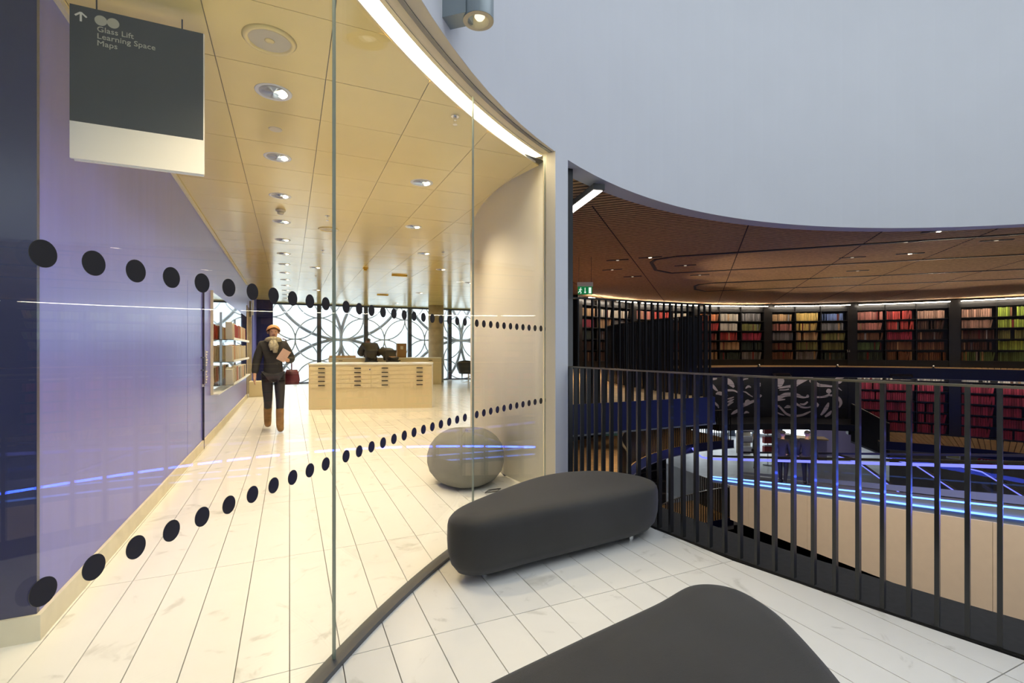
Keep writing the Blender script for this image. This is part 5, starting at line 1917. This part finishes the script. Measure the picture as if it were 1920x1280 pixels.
sc.tube([(0.0, -0.10, 1.42), (0.02, -0.135, 1.34), (0.015, -0.14, 1.24)], [0.045, 0.05, 0.03], 8)
sc.tube([(-0.02, -0.10, 1.42), (-0.04, -0.13, 1.35), (-0.03, -0.135, 1.28)], [0.04, 0.045, 0.025], 8)
sc.build('scarf', 'scarf', wm)
bt = MB()
for k, z in enumerate((1.26, 1.16, 1.06)):
    bt.lathe([(0.0, -0.01), (0.010, 0.0), (0.0, 0.01)], (0.045, -0.13, z), 8)
bt.build('buttons', 'track', wm)
# brochure she holds and her bag
br_ = thing('brochure', 'folded brochure in the walking woman\'s raised hand', 'brochure', (-0.12, 8.37, 1.15))
wpart('cover', MB().box((-0.085, 8.365, 1.20), (0.13, 0.012, 0.19), 0.3, 0.25, 0.5), mat('brochure_paper', (0.62, 0.42, 0.34), 0.5), br_)
wpart('page', MB().box((-0.083, 8.375, 1.20), (0.126, 0.008, 0.186), 0.3, 0.25, 0.5), 'paper', br_)
bg_ = thing('shoulder_bag', 'maroon shoulder bag at the walking woman\'s hip', 'bag', (0.02, 8.74, 0.72))
bm_ = MB()
bm_.smooth = True
BXc, BYc = 0.035, 8.80
bm_.add([(x, y, z) for z, w_, d_ in ((0.72, 0.10, 0.04), (0.79, 0.12, 0.055), (0.90, 0.105, 0.05), (0.96, 0.08, 0.025)) for x, y in
         ((BXc - w_, BYc - d_), (BXc + w_, BYc - d_), (BXc + w_, BYc + d_), (BXc - w_, BYc + d_))],
        [(3, 2, 1, 0), (12, 13, 14, 15)] + [(4 * i + q, 4 * i + (q + 1) % 4, 4 * i + 4 + (q + 1) % 4, 4 * i + 4 + q) for i in range(3) for q in range(4)])
wpart('pouch', bm_, 'maroon', bg_)
wpart('strap', MB().tube([(0.03, 8.79, 0.95), (0.03, 8.77, 1.2), (-0.06, 8.70, 1.45), (-0.10, 8.62, 1.46)], 0.010, 6), 'maroon', bg_)

# two readers bent over the plan chest
J = base_joints()
J['waist'] = (0, -0.06, 1.05, (0.13, 0.11))
J['chest'] = (0, -0.20, 1.22, (0.165, 0.125))
J['neck0'] = (0, -0.30, 1.33, 0.06)
J['neck1'] = (0, -0.345, 1.365, 0.052)
J['jaw'] = (0, -0.40, 1.385, (0.056, 0.058))
J['mid'] = (0, -0.41, 1.44, (0.076, 0.085))
J['crown'] = (0, -0.39, 1.50, (0.060, 0.068))
for q, s in (('l', -1), ('r', 1)):
    J['sh_' + q] = (s * 0.19, -0.22, 1.30, 0.066)
    J['el_' + q] = (s * 0.29, -0.30, 1.08, 0.05)
    J['wr_' + q] = (s * 0.18, -0.46, 1.02, 0.03)
    J['pa_' + q] = (s * 0.14, -0.52, 1.015, (0.034, 0.02))
hn = {'l': ((0.4, -1, -0.05), (1, 0.3, 0), (0, 0, -0.1)), 'r': ((-0.4, -1, -0.05), (-1, 0.3, 0), (0, 0, -0.1))}
person('standing reader in charcoal padded jacket bent over the far plan chest', (2.58, 17.45, 0), PI + 0.1, 1.08, J, 'jacket_grey', 'leggings', 'hair_dark', 'hair_dark', hands=hn, boots=False, puff=0.06)
J = base_joints()
J['waist'] = (0, -0.14, 1.00, (0.14, 0.12))
J['chest'] = (0, -0.34, 1.08, (0.165, 0.13))
J['neck0'] = (0, -0.48, 1.12, 0.06)
J['neck1'] = (0, -0.53, 1.13, 0.052)
J['jaw'] = (0, -0.60, 1.10, (0.056, 0.058))
J['mid'] = (0, -0.62, 1.155, (0.076, 0.085))
J['crown'] = (0, -0.61, 1.21, (0.060, 0.068))
for q, s in (('l', -1), ('r', 1)):
    J['sh_' + q] = (s * 0.19, -0.38, 1.14, 0.068)
    J['el_' + q] = (s * 0.28, -0.46, 1.06, 0.05)
    J['wr_' + q] = (s * 0.16, -0.60, 1.02, 0.03)
    J['pa_' + q] = (s * 0.12, -0.66, 1.015, (0.034, 0.02))
person('stooping reader in brown-grey padded jacket beside the standing reader', (3.28, 17.30, 0), PI + 0.35, 1.08, J, 'jacket_brown', 'leggings', 'hair_dark', 'hair_dark', hands=hn, boots=False, puff=0.06)

# visitors on the travelator and in the lower hall
for lab, loc, rz, sc_, mt in (('visitor in dark clothes riding the travelator, left of the pair', (12.62, 9.35, tz('l3', 9.35) - 0.02), 1.9, 0.90, 'jacket'),
                              ('visitor in dark clothes riding the travelator, right of the pair', (12.78, 8.75, tz('l3', 8.75) - 0.02), 1.9, 0.90, 'jacket')):
    J = base_joints()
    J['kn_r'] = (0.095, -0.08, 0.49, 0.056)
    J['an_l'] = (-0.09, 0.09, 0.09, 0.038)
    J['to_l'] = (-0.09, -0.05, 0.035, 0.034)
    J['an_r'] = (0.09, -0.10, 0.09, 0.038)
    J['to_r'] = (0.09, -0.23, 0.035, 0.034)
    person(lab, loc, rz, sc_, J, mt, 'leggings', 'hair_dark', 'hair_dark', boots=False)
J = base_joints()
person('long-haired visitor in a brown coat in the lower hall', (16.75, 13.6, HH), 0.6, 0.85, J, 'jacket_brown', 'leggings', 'hair_dark', 'hair_fair', style='long', boots=False)
